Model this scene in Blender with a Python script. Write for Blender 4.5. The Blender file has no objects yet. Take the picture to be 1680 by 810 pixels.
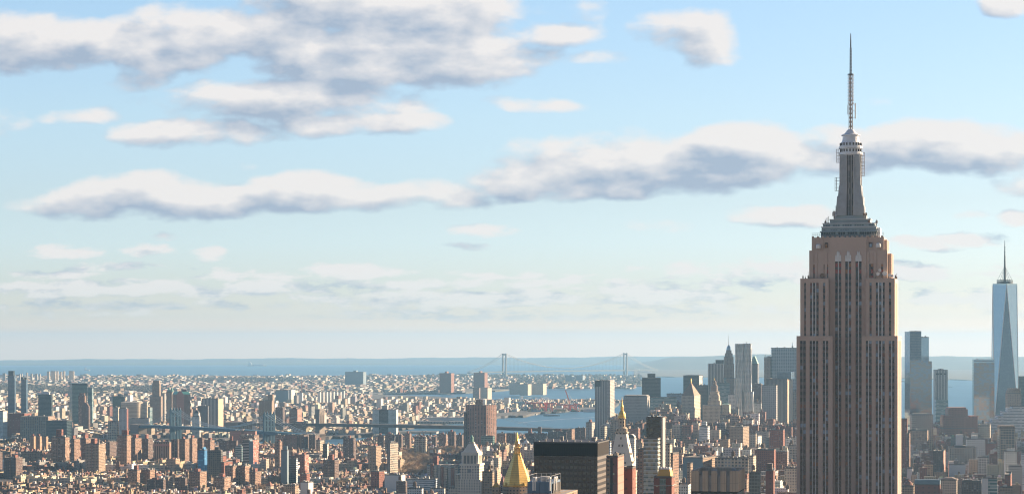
import bpy, math, random, bisect
from mathutils import Vector, Matrix
random.seed(7)
R = math.radians
sc = bpy.context.scene
col = sc.collection
# ------------------------------------------------------------------ camera
F, CX, YE, H, RE = 3680.0, 840.0, 564.0, 258.0, 7.3e6      # focal (photo px), centre, eye level row, eye height m, earth radius (refracted)
cam = bpy.data.cameras.new('camera'); co = bpy.data.objects.new('camera', cam); col.objects.link(co)
cam.sensor_width = 36; cam.lens = 36*F/1680; cam.shift_y = (YE-405)/1680
cam.clip_start = 1; cam.clip_end = 200000
co.location = (0, 0, H); co.rotation_euler = (R(90), 0, 0); sc.camera = co
# ------------------------------------------------------------------ light
SUN_AZ, SUN_EL = 62.0, 17.0          # degrees right of the view axis, above the horizon
sl = bpy.data.lights.new('sun', 'SUN'); so = bpy.data.objects.new('sun', sl); col.objects.link(so)
sl.energy = 5.0; sl.angle = R(0.5); sl.color = (1.0, 0.75, 0.50)
sd = Vector((math.sin(R(SUN_AZ))*math.cos(R(SUN_EL)), math.cos(R(SUN_AZ))*math.cos(R(SUN_EL)), math.sin(R(SUN_EL))))
so.rotation_euler = sd.to_track_quat('Z', 'Y').to_euler(); so.location = (0, 0, 2000)
vs = sc.view_settings; vs.view_transform = 'Standard'; vs.look = 'None'; vs.gamma = 1; vs.use_curve_mapping = False
EXPO = 1.45
vs.exposure = EXPO
cy = sc.cycles
cy.max_bounces = 5; cy.diffuse_bounces = 2; cy.glossy_bounces = 3; cy.transmission_bounces = 2; cy.volume_bounces = 0
cy.transparent_max_bounces = 6; cy.use_denoising = True; cy.filter_width = 1.15
cy.caustics_reflective = False; cy.caustics_refractive = False

def srgb(r, g, b):
    f = lambda c: (c/255/12.92) if c/255 <= .04045 else ((c/255+.055)/1.055)**2.4
    return (f(r), f(g), f(b))

# ------------------------------------------------------------------ sky with clouds (world, by direction)
# cloud: (azimuth position, height position, half width, half height, weight) in units of 1/3680 rad from (840,564)
CLOUDS = [(150,75,230,40,1.1),(20,60,170,42,.9),(330,55,130,42,1.0),(225,128,60,18,.5),(640,95,260,46,1.15),(770,108,120,26,.9),(620,10,220,44,1.1),(450,60,110,50,.9),(790,30,70,30,.7),
 (480,165,210,34,1.05),(330,218,130,24,.9),(560,200,170,20,.8),(130,193,60,13,.6),(35,105,55,18,.45),
 (140,335,105,24,.95),(250,322,135,34,1.05),(350,330,90,26,.9),(500,315,120,28,.95),(620,322,110,22,.85),(730,318,80,22,.75),(850,322,40,10,.5),
 (1080,268,270,44,1.2),(900,285,120,36,1.0),(1230,245,130,40,1.1),(1010,300,160,24,.9),(860,304,80,20,1.0),(1540,240,170,40,1.1),(1370,225,60,26,.9),(1440,262,130,20,.8),
 (1115,55,75,34,.8),(1150,75,55,28,.7),(990,95,50,13,.5),(905,58,70,20,.6),(940,15,55,18,.5),(1655,2,45,22,.8),(1440,172,40,9,.42),
 (1285,352,80,19,.9),(1240,358,45,10,.7),(1560,396,95,14,.8),(1280,444,65,20,.75),(1500,445,60,15,.8),(1590,355,30,7,.5),(1665,358,30,12,.6),
 (130,474,150,13,1.0),(270,470,40,12,1.),(350,478,150,9,.7),(430,467,40,11,1.),(580,446,80,13,1.0),(690,467,170,8,.55),(740,491,220,13,.95),(885,484,40,11,.95),(1080,486,120,13,.9),(600,495,90,7,.5),
 (1580,490,140,11,.6),(105,415,60,10,.7),(245,411,45,9,.6),(345,417,27,13,.65),(165,437,70,7,.6),(70,452,75,7,.55),(200,500,300,8,.45),(1070,371,50,10,.5),(800,378,50,9,.4),(405,273,26,8,.45),
 (270,388,20,6,.4),(1130,440,90,9,.4),(950,461,120,7,.5),(1160,505,160,8,.4),(820,520,300,6,.35),(880,172,60,10,.35),(770,405,30,6,.35),(-200,200,200,40,.9),(-250,420,200,20,.8),(1900,300,200,40,.9),(1900,120,150,30,.8)]
w = bpy.data.worlds.new('World'); sc.world = w; w.use_nodes = True
nt = w.node_tree; N = nt.nodes; L = nt.links; N.clear()
class NB:                                   # tiny node-building helper
    def __init__(s, tree): s.t = tree
    def n(s, typ, **kw):
        x = s.t.nodes.new(typ)
        for k, v in kw.items(): setattr(x, k, v)
        return x
    def put(s, sock, v):
        if isinstance(v, bpy.types.NodeSocket): s.t.links.new(v, sock)
        elif v is not None: sock.default_value = v
    def m(s, op, a, b=None, c=None, clamp=False):
        x = s.n('ShaderNodeMath', operation=op, use_clamp=clamp)
        s.put(x.inputs[0], a); s.put(x.inputs[1], b); s.put(x.inputs[2], c); return x.outputs[0]
    def v(s, op, a, b=None, c=None):
        x = s.n('ShaderNodeVectorMath', operation=op)
        s.put(x.inputs[0], a); s.put(x.inputs[1], b)
        if c is not None: s.put(x.inputs[2], c)
        return x.outputs['Value'] if op in ('DOT_PRODUCT', 'LENGTH') else x.outputs[0]
    def mix(s, fac, a, b, mode='MIX'):
        x = s.n('ShaderNodeMix', data_type='RGBA', blend_type=mode)
        s.put(x.inputs[0], fac); s.put(x.inputs[6], a if not isinstance(a, tuple) else (*a[:3], 1)); s.put(x.inputs[7], b if not isinstance(b, tuple) else (*b[:3], 1)); return x.outputs[2]
    def rng(s, x0, a, b, c=0., d=1., smooth=True):
        x = s.n('ShaderNodeMapRange', interpolation_type='SMOOTHSTEP' if smooth else 'LINEAR')
        s.put(x.inputs[0], x0)
        for i, q in enumerate((a, b, c, d)): s.put(x.inputs[1+i], q)
        return x.outputs[0]
    def noise(s, vec, scale, detail=6, rough=.55):
        x = s.n('ShaderNodeTexNoise'); x.noise_dimensions = '3D'
        s.put(x.inputs['Vector'], vec); x.inputs['Scale'].default_value = scale; x.inputs['Detail'].default_value = detail; x.inputs['Roughness'].default_value = rough
        return x.outputs['Fac']
    def xyz(s, a, b, c=0.):
        x = s.n('ShaderNodeCombineXYZ'); s.put(x.inputs[0], a); s.put(x.inputs[1], b); s.put(x.inputs[2], c); return x.outputs[0]
    def sep(s, v):
        x = s.n('ShaderNodeSeparateXYZ'); s.put(x.inputs[0], v); return x.outputs
# cloud field group: in P (hundreds of units), out density
g = bpy.data.node_groups.new('cloud_field', 'ShaderNodeTree')
g.interface.new_socket('P', in_out='INPUT', socket_type='NodeSocketVector'); g.interface.new_socket('D', in_out='OUTPUT', socket_type='NodeSocketFloat')
b = NB(g); gi = b.n('NodeGroupInput'); go = b.n('NodeGroupOutput'); P = gi.outputs[0]
px_, py_, _ = b.sep(P)
low = b.rng(py_, 3.0, 4.6)                                        # 0 overhead, 1 near the horizon
n1 = b.noise(b.xyz(px_, b.m('MULTIPLY', py_, 2.0)), .70, 8, .53)
n2 = b.noise(b.xyz(px_, b.m('MULTIPLY', py_, 2.6), 4.), 2.0, 7, .58)
nz = b.m('ADD', b.m('MULTIPLY', n1, b.m('SUBTRACT', 1., low)), b.m('MULTIPLY', n2, low))
wv = b.n('ShaderNodeTexNoise'); b.put(wv.inputs['Vector'], P); wv.inputs['Scale'].default_value = 1.1; wv.inputs['Detail'].default_value = 4
warp = b.v('MULTIPLY', b.v('SUBTRACT', wv.outputs['Color'], (.5, .5, .5)), (.5, .22, 0))
Q = b.v('ADD', P, b.v('SCALE', warp)); 
sc_ = [x for x in g.nodes if x.type == 'VECT_MATH' and x.operation == 'SCALE'][0]; b.put(sc_.inputs['Scale'], b.m('SUBTRACT', 1., b.m('MULTIPLY', low, .7)))
acc = None
for cx_, cy_, rx, ry, a in CLOUDS:
    d = b.v('MULTIPLY', b.v('SUBTRACT', Q, (cx_/100, cy_/100, 0)), (100/rx, 100/(ry*1.12), 0))
    e = b.m('MULTIPLY_ADD', b.v('DOT_PRODUCT', d, d), -a*.75, a)
    if acc is None: acc = e
    else: acc = b.m('SMOOTH_MAX', acc, e, .18)
stk = b.m('MULTIPLY', b.m('SUBTRACT', b.noise(b.xyz(b.m('MULTIPLY', px_, .32), b.m('MULTIPLY', py_, 3.2), 9.), 1.5, 6, .55), .50), 3.6)
band_ = b.m('MULTIPLY', b.rng(py_, 3.9, 4.5), b.rng(py_, 5.5, 5.1))
acc = b.m('MAXIMUM', acc, b.m('SUBTRACT', b.m('MULTIPLY', b.m('ADD', stk, .02), band_), b.m('SUBTRACT', 1.2, b.m('MULTIPLY', band_, 1.2))))
acc = b.m('MAXIMUM', acc, -1.2)
D = b.m('ADD', acc, b.m('MULTIPLY', b.m('SUBTRACT', nz, .485), 3.0))
b.put(go.inputs[0], D)
b = NB(nt)
tc = b.n('ShaderNodeTexCoord'); dx, dy, dz = b.sep(tc.outputs['Generated'])
dyc = b.m('MAXIMUM', dy, .08)
P = b.xyz(b.m('MULTIPLY_ADD', b.m('DIVIDE', dx, dyc), F/100, CX/100), b.m('MULTIPLY_ADD', b.m('DIVIDE', dz, dyc), -F/100, YE/100))
def field(p):
    x = b.n('ShaderNodeGroup'); x.node_tree = g; b.put(x.inputs[0], p); return x.outputs[0]
D0 = field(P); D1 = field(b.v('ADD', P, (.28, -.27, 0)))
sky = b.n('ShaderNodeTexSky', sky_type='NISHITA'); sky.sun_disc = False
sky.sun_elevation = R(SUN_EL); sky.sun_rotation = R(SUN_AZ); sky.altitude = 100; sky.air_density = 1.0; sky.dust_density = 0.6; sky.ozone_density = 2.0
b.put(sky.inputs[0], b.xyz(dx, dy, b.m('MAXIMUM', dz, .006)))
skyc = sky.outputs[0]
TINT_LOW, TINT_HIGH = (1.25, 1.12, 1.35, 1), (.95, 1.12, 1.38, 1)
alpha = b.m('MULTIPLY', b.rng(D0, .0, .68), b.rng(dz, .004, .034, .35, 1.))
alpha = b.m('MULTIPLY', alpha, b.rng(dy, .08, .3))
lit = b.rng(b.m('SUBTRACT', D0, D1), -.55, .75, 0., 1., False)
thick = b.rng(D0, .35, 1.7)
lit2 = b.m('SUBTRACT', b.m('MULTIPLY_ADD', lit, 1.45, -.06), b.m('MULTIPLY', thick, .34), clamp=True)
cc = b.mix(lit2, (2.7, 3.3, 4.2), (6.35, 6.05, 5.9))
back = b.m('MULTIPLY', b.rng(b.noise(b.v('MULTIPLY', tc.outputs['Generated'], (1, 1, 2.6)), 2.6, 3, .55), .42, .6), b.m('MULTIPLY', b.rng(dy, .1, -.25), b.rng(dz, .0, .12)))   # unseen clouds behind the viewer, added to tune fill on shaded fronts
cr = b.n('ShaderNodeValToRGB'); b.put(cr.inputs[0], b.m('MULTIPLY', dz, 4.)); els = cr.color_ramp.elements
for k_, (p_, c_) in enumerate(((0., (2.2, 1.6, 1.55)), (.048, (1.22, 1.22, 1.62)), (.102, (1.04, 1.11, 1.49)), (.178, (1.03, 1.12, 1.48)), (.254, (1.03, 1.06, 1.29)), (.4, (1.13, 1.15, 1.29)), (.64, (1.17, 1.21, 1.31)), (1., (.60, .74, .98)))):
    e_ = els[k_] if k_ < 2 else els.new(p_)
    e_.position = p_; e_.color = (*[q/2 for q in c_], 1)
skyt = b.v('SCALE', b.mix(1., skyc, cr.outputs[0], 'MULTIPLY')); b.put(skyt.node.inputs['Scale'], b.m('MULTIPLY', b.m('MULTIPLY_ADD', b.rng(dy, .5, -.2), -.4, 1.), b.m('MULTIPLY_ADD', dx, -.7, 1.97)))  # sky overhead and behind dimmed to cut fill light on shaded fronts
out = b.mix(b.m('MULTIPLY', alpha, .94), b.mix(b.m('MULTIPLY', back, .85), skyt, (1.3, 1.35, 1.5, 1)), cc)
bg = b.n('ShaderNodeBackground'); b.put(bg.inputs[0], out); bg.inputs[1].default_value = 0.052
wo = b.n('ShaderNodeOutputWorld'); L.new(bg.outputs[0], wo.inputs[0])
w.cycles.sampling_method = 'MANUAL'; w.cycles.sample_map_resolution = 128

# ------------------------------------------------------------------ helpers
def G(x, y): return -(x*x+y*y)/(2*RE)
def PX(px, d): return (px-CX)/F*d
def Zy(y, d): return H-(y-YE)/F*d
def dist(y):
    k = (y-YE)/F; return RE*(k-math.sqrt(max(k*k-2*H/RE, 0)))
GRID = R(12.35)

def tag(o, label=None, cat=None, group=None, kind=None):
    if label: o['label'] = label
    if cat: o['category'] = cat
    if group: o['group'] = group
    if kind: o['kind'] = kind
    return o
def empty(name, loc, th=0., label=None, cat=None, group=None):
    o = bpy.data.objects.new(name, None); col.objects.link(o); o.location = loc; o.rotation_euler.z = -th
    return tag(o, label, cat, group)

class MB:
    def __init__(s): s.v = []; s.f = []; s.uv = []; s.mi = []; s.tint = []; s.t = (.5, .5, .5, 1); s.tr = None
    def P(s, p):
        if s.tr is not None: p = s.tr @ Vector(p)
        s.v.append((p[0], p[1], p[2])); return len(s.v)-1
    def face(s, ids, uvs, mi=0): s.f.append(ids); s.uv.append(uvs); s.mi.append(mi); s.tint.append(s.t)
    def prism(s, poly, z0, z1, mi=0, cap=None, poly2=None, bottom=False, capt=None):
        n = len(poly); p2 = poly2 or poly
        a = [s.P((x, y, z0)) for x, y in poly]; c = [s.P((x, y, z1)) for x, y in p2]; u = random.randint(0, 40)*3.
        for i in range(n):
            j = (i+1) % n; l = math.hypot(poly[j][0]-poly[i][0], poly[j][1]-poly[i][1])
            s.face((a[i], a[j], c[j], c[i]), ((u, z0), (u+l, z0), (u+l, z1), (u, z1)), mi); u += l
        if cap is not None:
            k = s.t
            if capt: s.t = capt
            s.face(tuple(c), tuple((x, y) for x, y in p2), cap); s.t = k
        if bottom: s.face(tuple(reversed(a)), tuple((x, y) for x, y in reversed(poly)), mi)
    def box(s, x0, x1, y0, y1, z0, z1, mi=0, cap='same', bottom=False, capt=None):
        s.prism([(x0, y0), (x1, y0), (x1, y1), (x0, y1)], z0, z1, mi, mi if cap == 'same' else cap, None, bottom, capt)
    def tap(s, x0, x1, y0, y1, z0, z1, ix, iy, mi=0, cap='same', dx=0):
        s.prism([(x0, y0), (x1, y0), (x1, y1), (x0, y1)], z0, z1, mi, mi if cap == 'same' else cap, [(x0+ix+dx, y0+iy), (x1-ix+dx, y0+iy), (x1-ix+dx, y1-iy), (x0+ix+dx, y1-iy)])
    def lathe(s, prof, n=12, cx=0, cy=0, mi=0, ph=0., cap=True):
        rings = []
        for r, z in prof: rings.append([s.P((cx+r*math.cos(ph+2*math.pi*i/n), cy+r*math.sin(ph+2*math.pi*i/n), z)) for i in range(n)])
        for k in range(len(prof)-1):
            for i in range(n):
                j = (i+1) % n; r = max(prof[k][0], .01); u0 = i*2*math.pi*r/n; u1 = (i+1)*2*math.pi*r/n
                s.face((rings[k][i], rings[k][j], rings[k+1][j], rings[k+1][i]), ((u0, prof[k][1]), (u1, prof[k][1]), (u1, prof[k+1][1]), (u0, prof[k+1][1])), mi)
        if cap and prof[-1][0] > .02: s.face(tuple(rings[-1]), tuple((0, 0) for _ in rings[-1]), mi)
    def tube(s, p, q, r, n=5, r2=None, mi=0):
        p = Vector(p); q = Vector(q); d = (q-p)
        if d.length < 1e-6: return
        z = d.normalized(); x = z.orthogonal().normalized(); y = z.cross(x); r2 = r if r2 is None else r2
        a = [s.P(p+(x*math.cos(t)+y*math.sin(t))*r) for t in [2*math.pi*i/n for i in range(n)]]
        c = [s.P(q+(x*math.cos(t)+y*math.sin(t))*r2) for t in [2*math.pi*i/n for i in range(n)]]
        for i in range(n):
            j = (i+1) % n; s.face((a[i], a[j], c[j], c[i]), ((0, 0), (1, 0), (1, 1), (0, 1)), mi)
        s.face(tuple(reversed(a)), tuple((0, 0) for _ in a), mi); s.face(tuple(c), tuple((0, 0) for _ in c), mi)
    def path(s, pts, r, n=5):
        for p, q in zip(pts[:-1], pts[1:]): s.tube(p, q, r, n)
    def build(s, name, mats, parent=None, loc=None, rz=0., smooth=False):
        me = bpy.data.meshes.new(name); me.from_pydata(s.v, [], s.f)
        uvl = me.uv_layers.new(name='UVMap'); flat = [c for f in s.uv for p in f for c in p]; uvl.data.foreach_set('uv', flat)
        at = me.attributes.new('tint', 'FLOAT_COLOR', 'FACE'); at.data.foreach_set('color', [c for t in s.tint for c in t])
        me.polygons.foreach_set('material_index', s.mi)
        if smooth: me.polygons.foreach_set('use_smooth', [True]*len(s.f))
        for m_ in (mats if isinstance(mats, (list, tuple)) else [mats]): me.materials.append(m_)
        me.update()
        o = bpy.data.objects.new(name, me); col.objects.link(o)
        if parent: o.parent = parent
        if loc: o.location = loc
        o.rotation_euler.z = rz
        return o

# ------------------------------------------------------------------ materials
def newmat(name):
    m = bpy.data.materials.new(name); m.use_nodes = True; m.node_tree.nodes.clear(); bb = NB(m.node_tree)
    p = bb.n('ShaderNodeBsdfPrincipled'); o = bb.n('ShaderNodeOutputMaterial'); m.node_tree.links.new(p.outputs[0], o.inputs[0]); return m, bb, p
def plain(name, c, rough=.8, metal=0., var=.25, scale=.2):
    m, bb, p = newmat(name)
    tcn = bb.n('ShaderNodeTexCoord'); nf = bb.noise(tcn.outputs['Object'], scale, 5, .6)
    k = bb.m('MULTIPLY_ADD', nf, 2*var, 1-var)
    bb.put(p.inputs['Base Color'], bb.mix(1., (*c, 1), bb.xyz(k, k, k), 'MULTIPLY')); p.inputs['Roughness'].default_value = rough; p.inputs['Metallic'].default_value = metal
    return m
def wallmat(name, c=None, win=(.03, .04, .055), blind=(.30, .31, .32), bay=3., flr=3.2, ww=.5, wh=.5, rough=.85, grough=.12, pb=.16, var=.14, blind2=None, spec=.5, band=None, bandc=(.5, .5, .5), metal=0., vband=0.):
    """wall colour c (None: the mesh's tint), one window in every bay x floor cell, some with blinds"""
    m, bb, p = newmat(name)
    u = bb.n('ShaderNodeUVMap').outputs[0]; ux, uy, _ = bb.sep(u)
    a = bb.m('DIVIDE', ux, bay); h = bb.m('DIVIDE', uy, flr)
    fa = bb.m('ABSOLUTE', bb.m('SUBTRACT', bb.m('FRACT', a), .5)); fh = bb.m('ABSOLUTE', bb.m('SUBTRACT', bb.m('FRACT', h), .5))
    mask = bb.m('MULTIPLY', bb.m('LESS_THAN', fa, ww/2), bb.m('LESS_THAN', fh, wh/2))
    wn = bb.n('ShaderNodeTexWhiteNoise', noise_dimensions='2D'); bb.put(wn.inputs['Vector'], bb.xyz(bb.m('FLOOR', a), bb.m('FLOOR', h)))
    r = wn.outputs['Value']
    wc = bb.mix(bb.m('LESS_THAN', r, pb), (*win, 1), (*blind, 1))
    if blind2: wc = bb.mix(bb.m('GREATER_THAN', r, 1-pb*.8), wc, (*blind2, 1))
    tcn = bb.n('ShaderNodeTexCoord'); nf = bb.noise(tcn.outputs['Object'], .05, 5, .65)
    k = bb.m('MULTIPLY_ADD', nf, 2*var, 1-var)
    if c is None: at = bb.n('ShaderNodeAttribute', attribute_name='tint'); base = at.outputs['Color']
    else: base = (*c, 1)
    wl = bb.mix(1., base, bb.xyz(k, k, k), 'MULTIPLY')
    if band: wl = bb.mix(bb.m('LESS_THAN', bb.m('FRACT', bb.m('ADD', h, .5)), band), wl, (*bandc, 1))
    if vband: wl = bb.mix(bb.m('LESS_THAN', bb.m('FRACT', bb.m('ADD', a, .5)), vband), wl, (*bandc, 1))
    bb.put(p.inputs['Base Color'], bb.mix(mask, wl, wc))
    bb.put(p.inputs['Roughness'], bb.m('MULTIPLY_ADD', mask, grough-rough, rough)); p.inputs['Specular IOR Level'].default_value = spec
    p.inputs['Metallic'].default_value = metal
    return m
def tintmat(name, rough=.9, var=.25, scale=.15):
    m, bb, p = newmat(name); at = bb.n('ShaderNodeAttribute', attribute_name='tint'); tcn = bb.n('ShaderNodeTexCoord'); nf = bb.noise(tcn.outputs['Object'], scale, 5, .65)
    k = bb.m('MULTIPLY_ADD', nf, 2*var, 1-var); bb.put(p.inputs['Base Color'], bb.mix(1., at.outputs['Color'], bb.xyz(k, k, k), 'MULTIPLY')); p.inputs['Roughness'].default_value = rough
    return m

M = {}
M['tintwall'] = wallmat('painted_wall', None, bay=2.6, flr=3.1, ww=.42, wh=.52)
M['tintfar'] = wallmat('far_wall', None, bay=4., flr=3.2, ww=.35, wh=.45)
M['tintloft'] = wallmat('loft_wall', None, bay=3.0, flr=3.9, ww=.6, wh=.62)
M['tint'] = tintmat('tinted')
M['roof'] = plain('tar_roof', (.14, .13, .125), .9)
M['roofl'] = plain('pale_roof', (.42, .41, .40), .85)
M['lime'] = wallmat('limestone', (.54, .42, .36), bay=1.6, flr=1.25, ww=0., wh=0., var=.2)
M['limewest'] = wallmat('limestone_window', (.42, .34, .28), bay=3.0, flr=3.75, ww=.45, wh=.55)
M['strip'] = wallmat('office_strip', (.16, .125, .118), win=(.012, .016, .03), blind=(.24, .33, .45), blind2=(.20, .07, .045), bay=1.5, flr=3.75, ww=.92, wh=.56, rough=.45, grough=.12, pb=.12)
M['stripred'] = wallmat('red_blind_strip', (.07, .06, .065), win=(.03, .035, .05), blind=(.30, .05, .04), blind2=(.30, .13, .05), bay=1.5, flr=3.75, ww=.92, wh=.6, rough=.45, grough=.15, pb=.4)
M['steel'] = plain('steel', (.62, .62, .64), .4, .35, .15)
M['alu'] = plain('aluminium', (.74, .79, .85), .42, .05, .22, .35)
M['green'] = plain('grey_green_cladding', (.30, .385, .44), .55, .2, .2)
M['glassband'] = wallmat('glass_band', (.30, .36, .38), win=(.05, .09, .12), blind=(.35, .45, .5), bay=1.4, flr=4., ww=.75, wh=.7, pb=.3)
M['dark'] = plain('dark_metal', (.05, .048, .05), .6, .2)
M['darkslot'] = wallmat('mast_glass', (.09, .08, .08), win=(.03, .03, .035), blind=(.2, .17, .15), bay=.9, flr=3.4, ww=.6, wh=.8, pb=.2)
M['white'] = plain('white_paint', (.75, .75, .74), .6, 0, .08)
M['rust'] = plain('brown_antenna', (.24, .17, .13), .7)
M['gold'] = wallmat('gold_leaf', (.95, .63, .18), bay=1.15, flr=1.5, ww=0., wh=0., band=.14, bandc=(.50, .28, .06), vband=.12, rough=.42, metal=.5, var=.28)
M['goldm'] = plain('gold_paint', (.62, .40, .10), .5, .35, .15)
M['copper'] = plain('green_copper', (.20, .40, .34), .7)
M['teal'] = plain('teal_roof', (.10, .42, .38), .6)
M['tank'] = plain('water_tank_wood', (.16, .11, .08), .9)
M['blackoffice'] = wallmat('black_glass_office', (.052, .034, .027), win=(.006, .008, .009), blind=(.085, .052, .036), bay=2.9, flr=3.9, ww=.72, wh=.5, rough=.35, grough=.1, pb=.22, spec=.5)
M['blackmech'] = wallmat('black_louvre', (.018, .013, .012), win=(.008, .007, .007), blind=(.01, .009, .009), pb=0., bay=1.2, flr=20., ww=.5, wh=.9, rough=.85, grough=.8, spec=.2)
M['blackside'] = wallmat('sunlit_side', (.11, .088, .075), win=(.05, .042, .038), blind=(.15, .12, .1), bay=40., flr=3.9, ww=1., wh=.5, rough=.5, grough=.3)  # lighter than the black front: side's sunlight put into its colour
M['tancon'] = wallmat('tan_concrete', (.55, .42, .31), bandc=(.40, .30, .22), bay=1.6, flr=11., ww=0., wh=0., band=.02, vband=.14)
M['greystrip'] = plain('grey_concrete', (.36, .34, .33), .8)
M['winstrip'] = wallmat('brown_window_row', (.05, .045, .04), win=(.02, .02, .025), blind=(.3, .28, .25), bay=2., flr=3.6, ww=.8, wh=.6)
M['brickpurple'] = wallmat('purple_brick', (.25, .125, .11), win=(.05, .05, .05), blind=(.5, .55, .4), bay=9., flr=6.2, ww=.16, wh=.2, pb=.4)
M['brickred'] = wallmat('red_brick', (.27, .10, .07), bay=3.2, flr=3.1, ww=.4, wh=.5)
M['brickpeach'] = wallmat('rose_lit_brick', (.42, .22, .18), bay=50., flr=5., ww=.0, wh=.0, band=.18, bandc=(.30, .16, .13))  # own colour on gable and chimney; on tower sides, sunlight painted in
M['brickdeep'] = wallmat('deep_red_brick', (.21, .075, .055), win=(.06, .05, .045), blind=(.5, .5, .38), bay=7.5, flr=6., ww=.2, wh=.22, pb=.3)
M['tanbrick'] = wallmat('tan_brick', (.36, .26, .185), bay=3., flr=2.9, ww=.5, wh=.45)
M['brownbrick'] = wallmat('brown_brick', (.27, .165, .12), bay=3.2, flr=2.85, ww=.52, wh=.45, blind=(.4, .38, .34), pb=.25)
M['darkbrick'] = wallmat('dark_brown_brick', (.15, .10, .085), bay=3.2, flr=2.9, ww=.5, wh=.45)
M['project'] = wallmat('banded_brick', (.31, .19, .135), win=(.05, .05, .055), blind=(.5, .44, .38), bay=3.4, flr=2.8, ww=.62, wh=.42, band=.22, bandc=(.42, .31, .23), pb=.25)
M['cream'] = wallmat('cream_stone', (.62, .53, .42), bay=3., flr=3.4, ww=.42, wh=.5)
M['creambig'] = wallmat('cream_grid', (.50, .43, .35), bay=4.6, flr=4.2, ww=.62, wh=.6, blind=(.2, .25, .28), pb=.3)
M['whitewall'] = wallmat('white_facade', (.70, .69, .66), bay=3.4, flr=3.4, ww=.42, wh=.42)
M['whitebox'] = plain('white_render', (.62, .63, .64), .7, 0, .08)
M['whiteband'] = wallmat('white_banded', (.66, .68, .70), win=(.16, .22, .28), blind=(.4, .45, .5), bay=5., flr=3.4, ww=1., wh=.45, pb=.25)
M['greygrid'] = wallmat('grey_grid', (.43, .41, .39), win=(.10, .11, .125), bay=2.6, flr=3.6, ww=.45, wh=.45)
M['stripev'] = wallmat('pale_vertical_stripes', (.50, .49, .47), win=(.07, .08, .10), blind=(.1, .1, .12), bay=4.2, flr=400., ww=.46, wh=1., pb=.1)
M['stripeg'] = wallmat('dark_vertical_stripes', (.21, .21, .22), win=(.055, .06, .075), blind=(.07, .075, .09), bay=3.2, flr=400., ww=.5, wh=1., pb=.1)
M['chequer'] = wallmat('perforated_grid', (.40, .40, .40), win=(.07, .08, .10), bay=4.4, flr=4.4, ww=.5, wh=.5)
M['chase'] = wallmat('blue_grey_grid', (.34, .40, .45), win=(.09, .13, .18), blind=(.12, .17, .22), bay=5., flr=4., ww=.7, wh=.62, rough=.4)
M['glass'] = wallmat('blue_glass', (.12, .19, .26), win=(.045, .095, .16), blind=(.07, .13, .19), bay=3., flr=4., ww=.9, wh=.88, rough=.3, grough=.06, pb=.2, spec=.8)
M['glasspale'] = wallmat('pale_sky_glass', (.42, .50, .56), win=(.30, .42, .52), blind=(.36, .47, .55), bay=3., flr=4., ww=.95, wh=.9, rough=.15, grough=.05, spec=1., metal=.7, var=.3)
M['glassmirror'] = wallmat('mirror_glass', (.18, .23, .28), win=(.18, .25, .33), blind=(.24, .21, .20), blind2=(.28, .20, .165), bay=6., flr=4., ww=.96, wh=.9, rough=.2, grough=.07, pb=.3, metal=.8)  # brown cells paint the reflected city into the glass
M['glassdark'] = wallmat('dark_teal_glass', (.05, .08, .09), win=(.02, .035, .045), blind=(.05, .07, .08), bay=3., flr=3.8, ww=.86, wh=.7, rough=.3, grough=.08)
M['glassgreen'] = wallmat('green_glass', (.16, .25, .24), win=(.04, .10, .10), blind=(.12, .2, .19), bay=3.2, flr=3.9, ww=.8, wh=.6, rough=.3, grough=.1)
M['glassfloor'] = wallmat('floor_banded_glass', (.55, .57, .56), win=(.10, .14, .14), blind=(.36, .36, .28), blind2=(.25, .2, .12), bay=2.2, flr=3.7, ww=1., wh=.76, rough=.4, grough=.08, pb=.3)
M['glassblk'] = wallmat('black_bronze_glass', (.05, .042, .036), win=(.012, .012, .013), blind=(.11, .085, .05), bay=3., flr=3.7, ww=.85, wh=.7, rough=.25, grough=.06, pb=.22)
M['glassteal'] = wallmat('aqua_glass', (.28, .36, .38), win=(.06, .14, .17), blind=(.2, .3, .33), bay=6., flr=3.7, ww=1., wh=.55, rough=.4, grough=.1)
M['rippled'] = wallmat('rippled_steel', (.62, .62, .62), win=(.14, .15, .16), blind=(.25, .26, .27), bay=2.8, flr=3.2, ww=.42, wh=.5, rough=.25, grough=.15, metal=.5, var=.2)
M['deco'] = wallmat('red_deco_brick', (.30, .145, .105), win=(.08, .06, .06), blind=(.2, .14, .12), bay=3.2, flr=3.8, ww=.35, wh=.5)
M['deco2'] = wallmat('brown_deco_brick', (.33, .25, .20), win=(.10, .09, .09), bay=4., flr=4., ww=.35, wh=.6)
M['scaff'] = wallmat('blue_netting', (.03, .20, .42), win=(.02, .15, .34), blind=(.05, .28, .5), bay=5., flr=3., ww=.9, wh=.9, grough=.8)
M['redstripe'] = wallmat('red_white_panels', (.45, .16, .12), win=(.05, .05, .05), blind=(.75, .73, .7), bay=2.2, flr=2.9, ww=.55, wh=.5, pb=.5)
M['blackwhite'] = wallmat('black_white_bands', (.62, .58, .54), win=(.02, .02, .025), blind=(.03, .03, .03), bay=30., flr=3., ww=1., wh=.66)
M['bluegrey'] = plain('blue_grey_panel', (.15, .22, .27), .6, 0, .1)
M['stone'] = plain('bridge_granite', (.27, .23, .20), .9)
M['bridgeblue'] = plain('bridge_blue_paint', (.012, .085, .145), .6)
M['bridgegrey'] = plain('bridge_grey_paint', (.22, .26, .29), .6)
M['cable'] = plain('cable_paint', (.38, .46, .52), .6)
M['road'] = plain('road_deck', (.09, .09, .095), .9)
M['crane'] = plain('crane_red', (.75, .15, .06), .6)
M['craneblue'] = plain('crane_blue', (.10, .25, .40), .6)
M['bark'] = plain('bark', (.13, .095, .07), .95)
M['twig'] = plain('bare_twigs', (.36, .25, .15), .95, 0, .3, .3)
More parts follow.
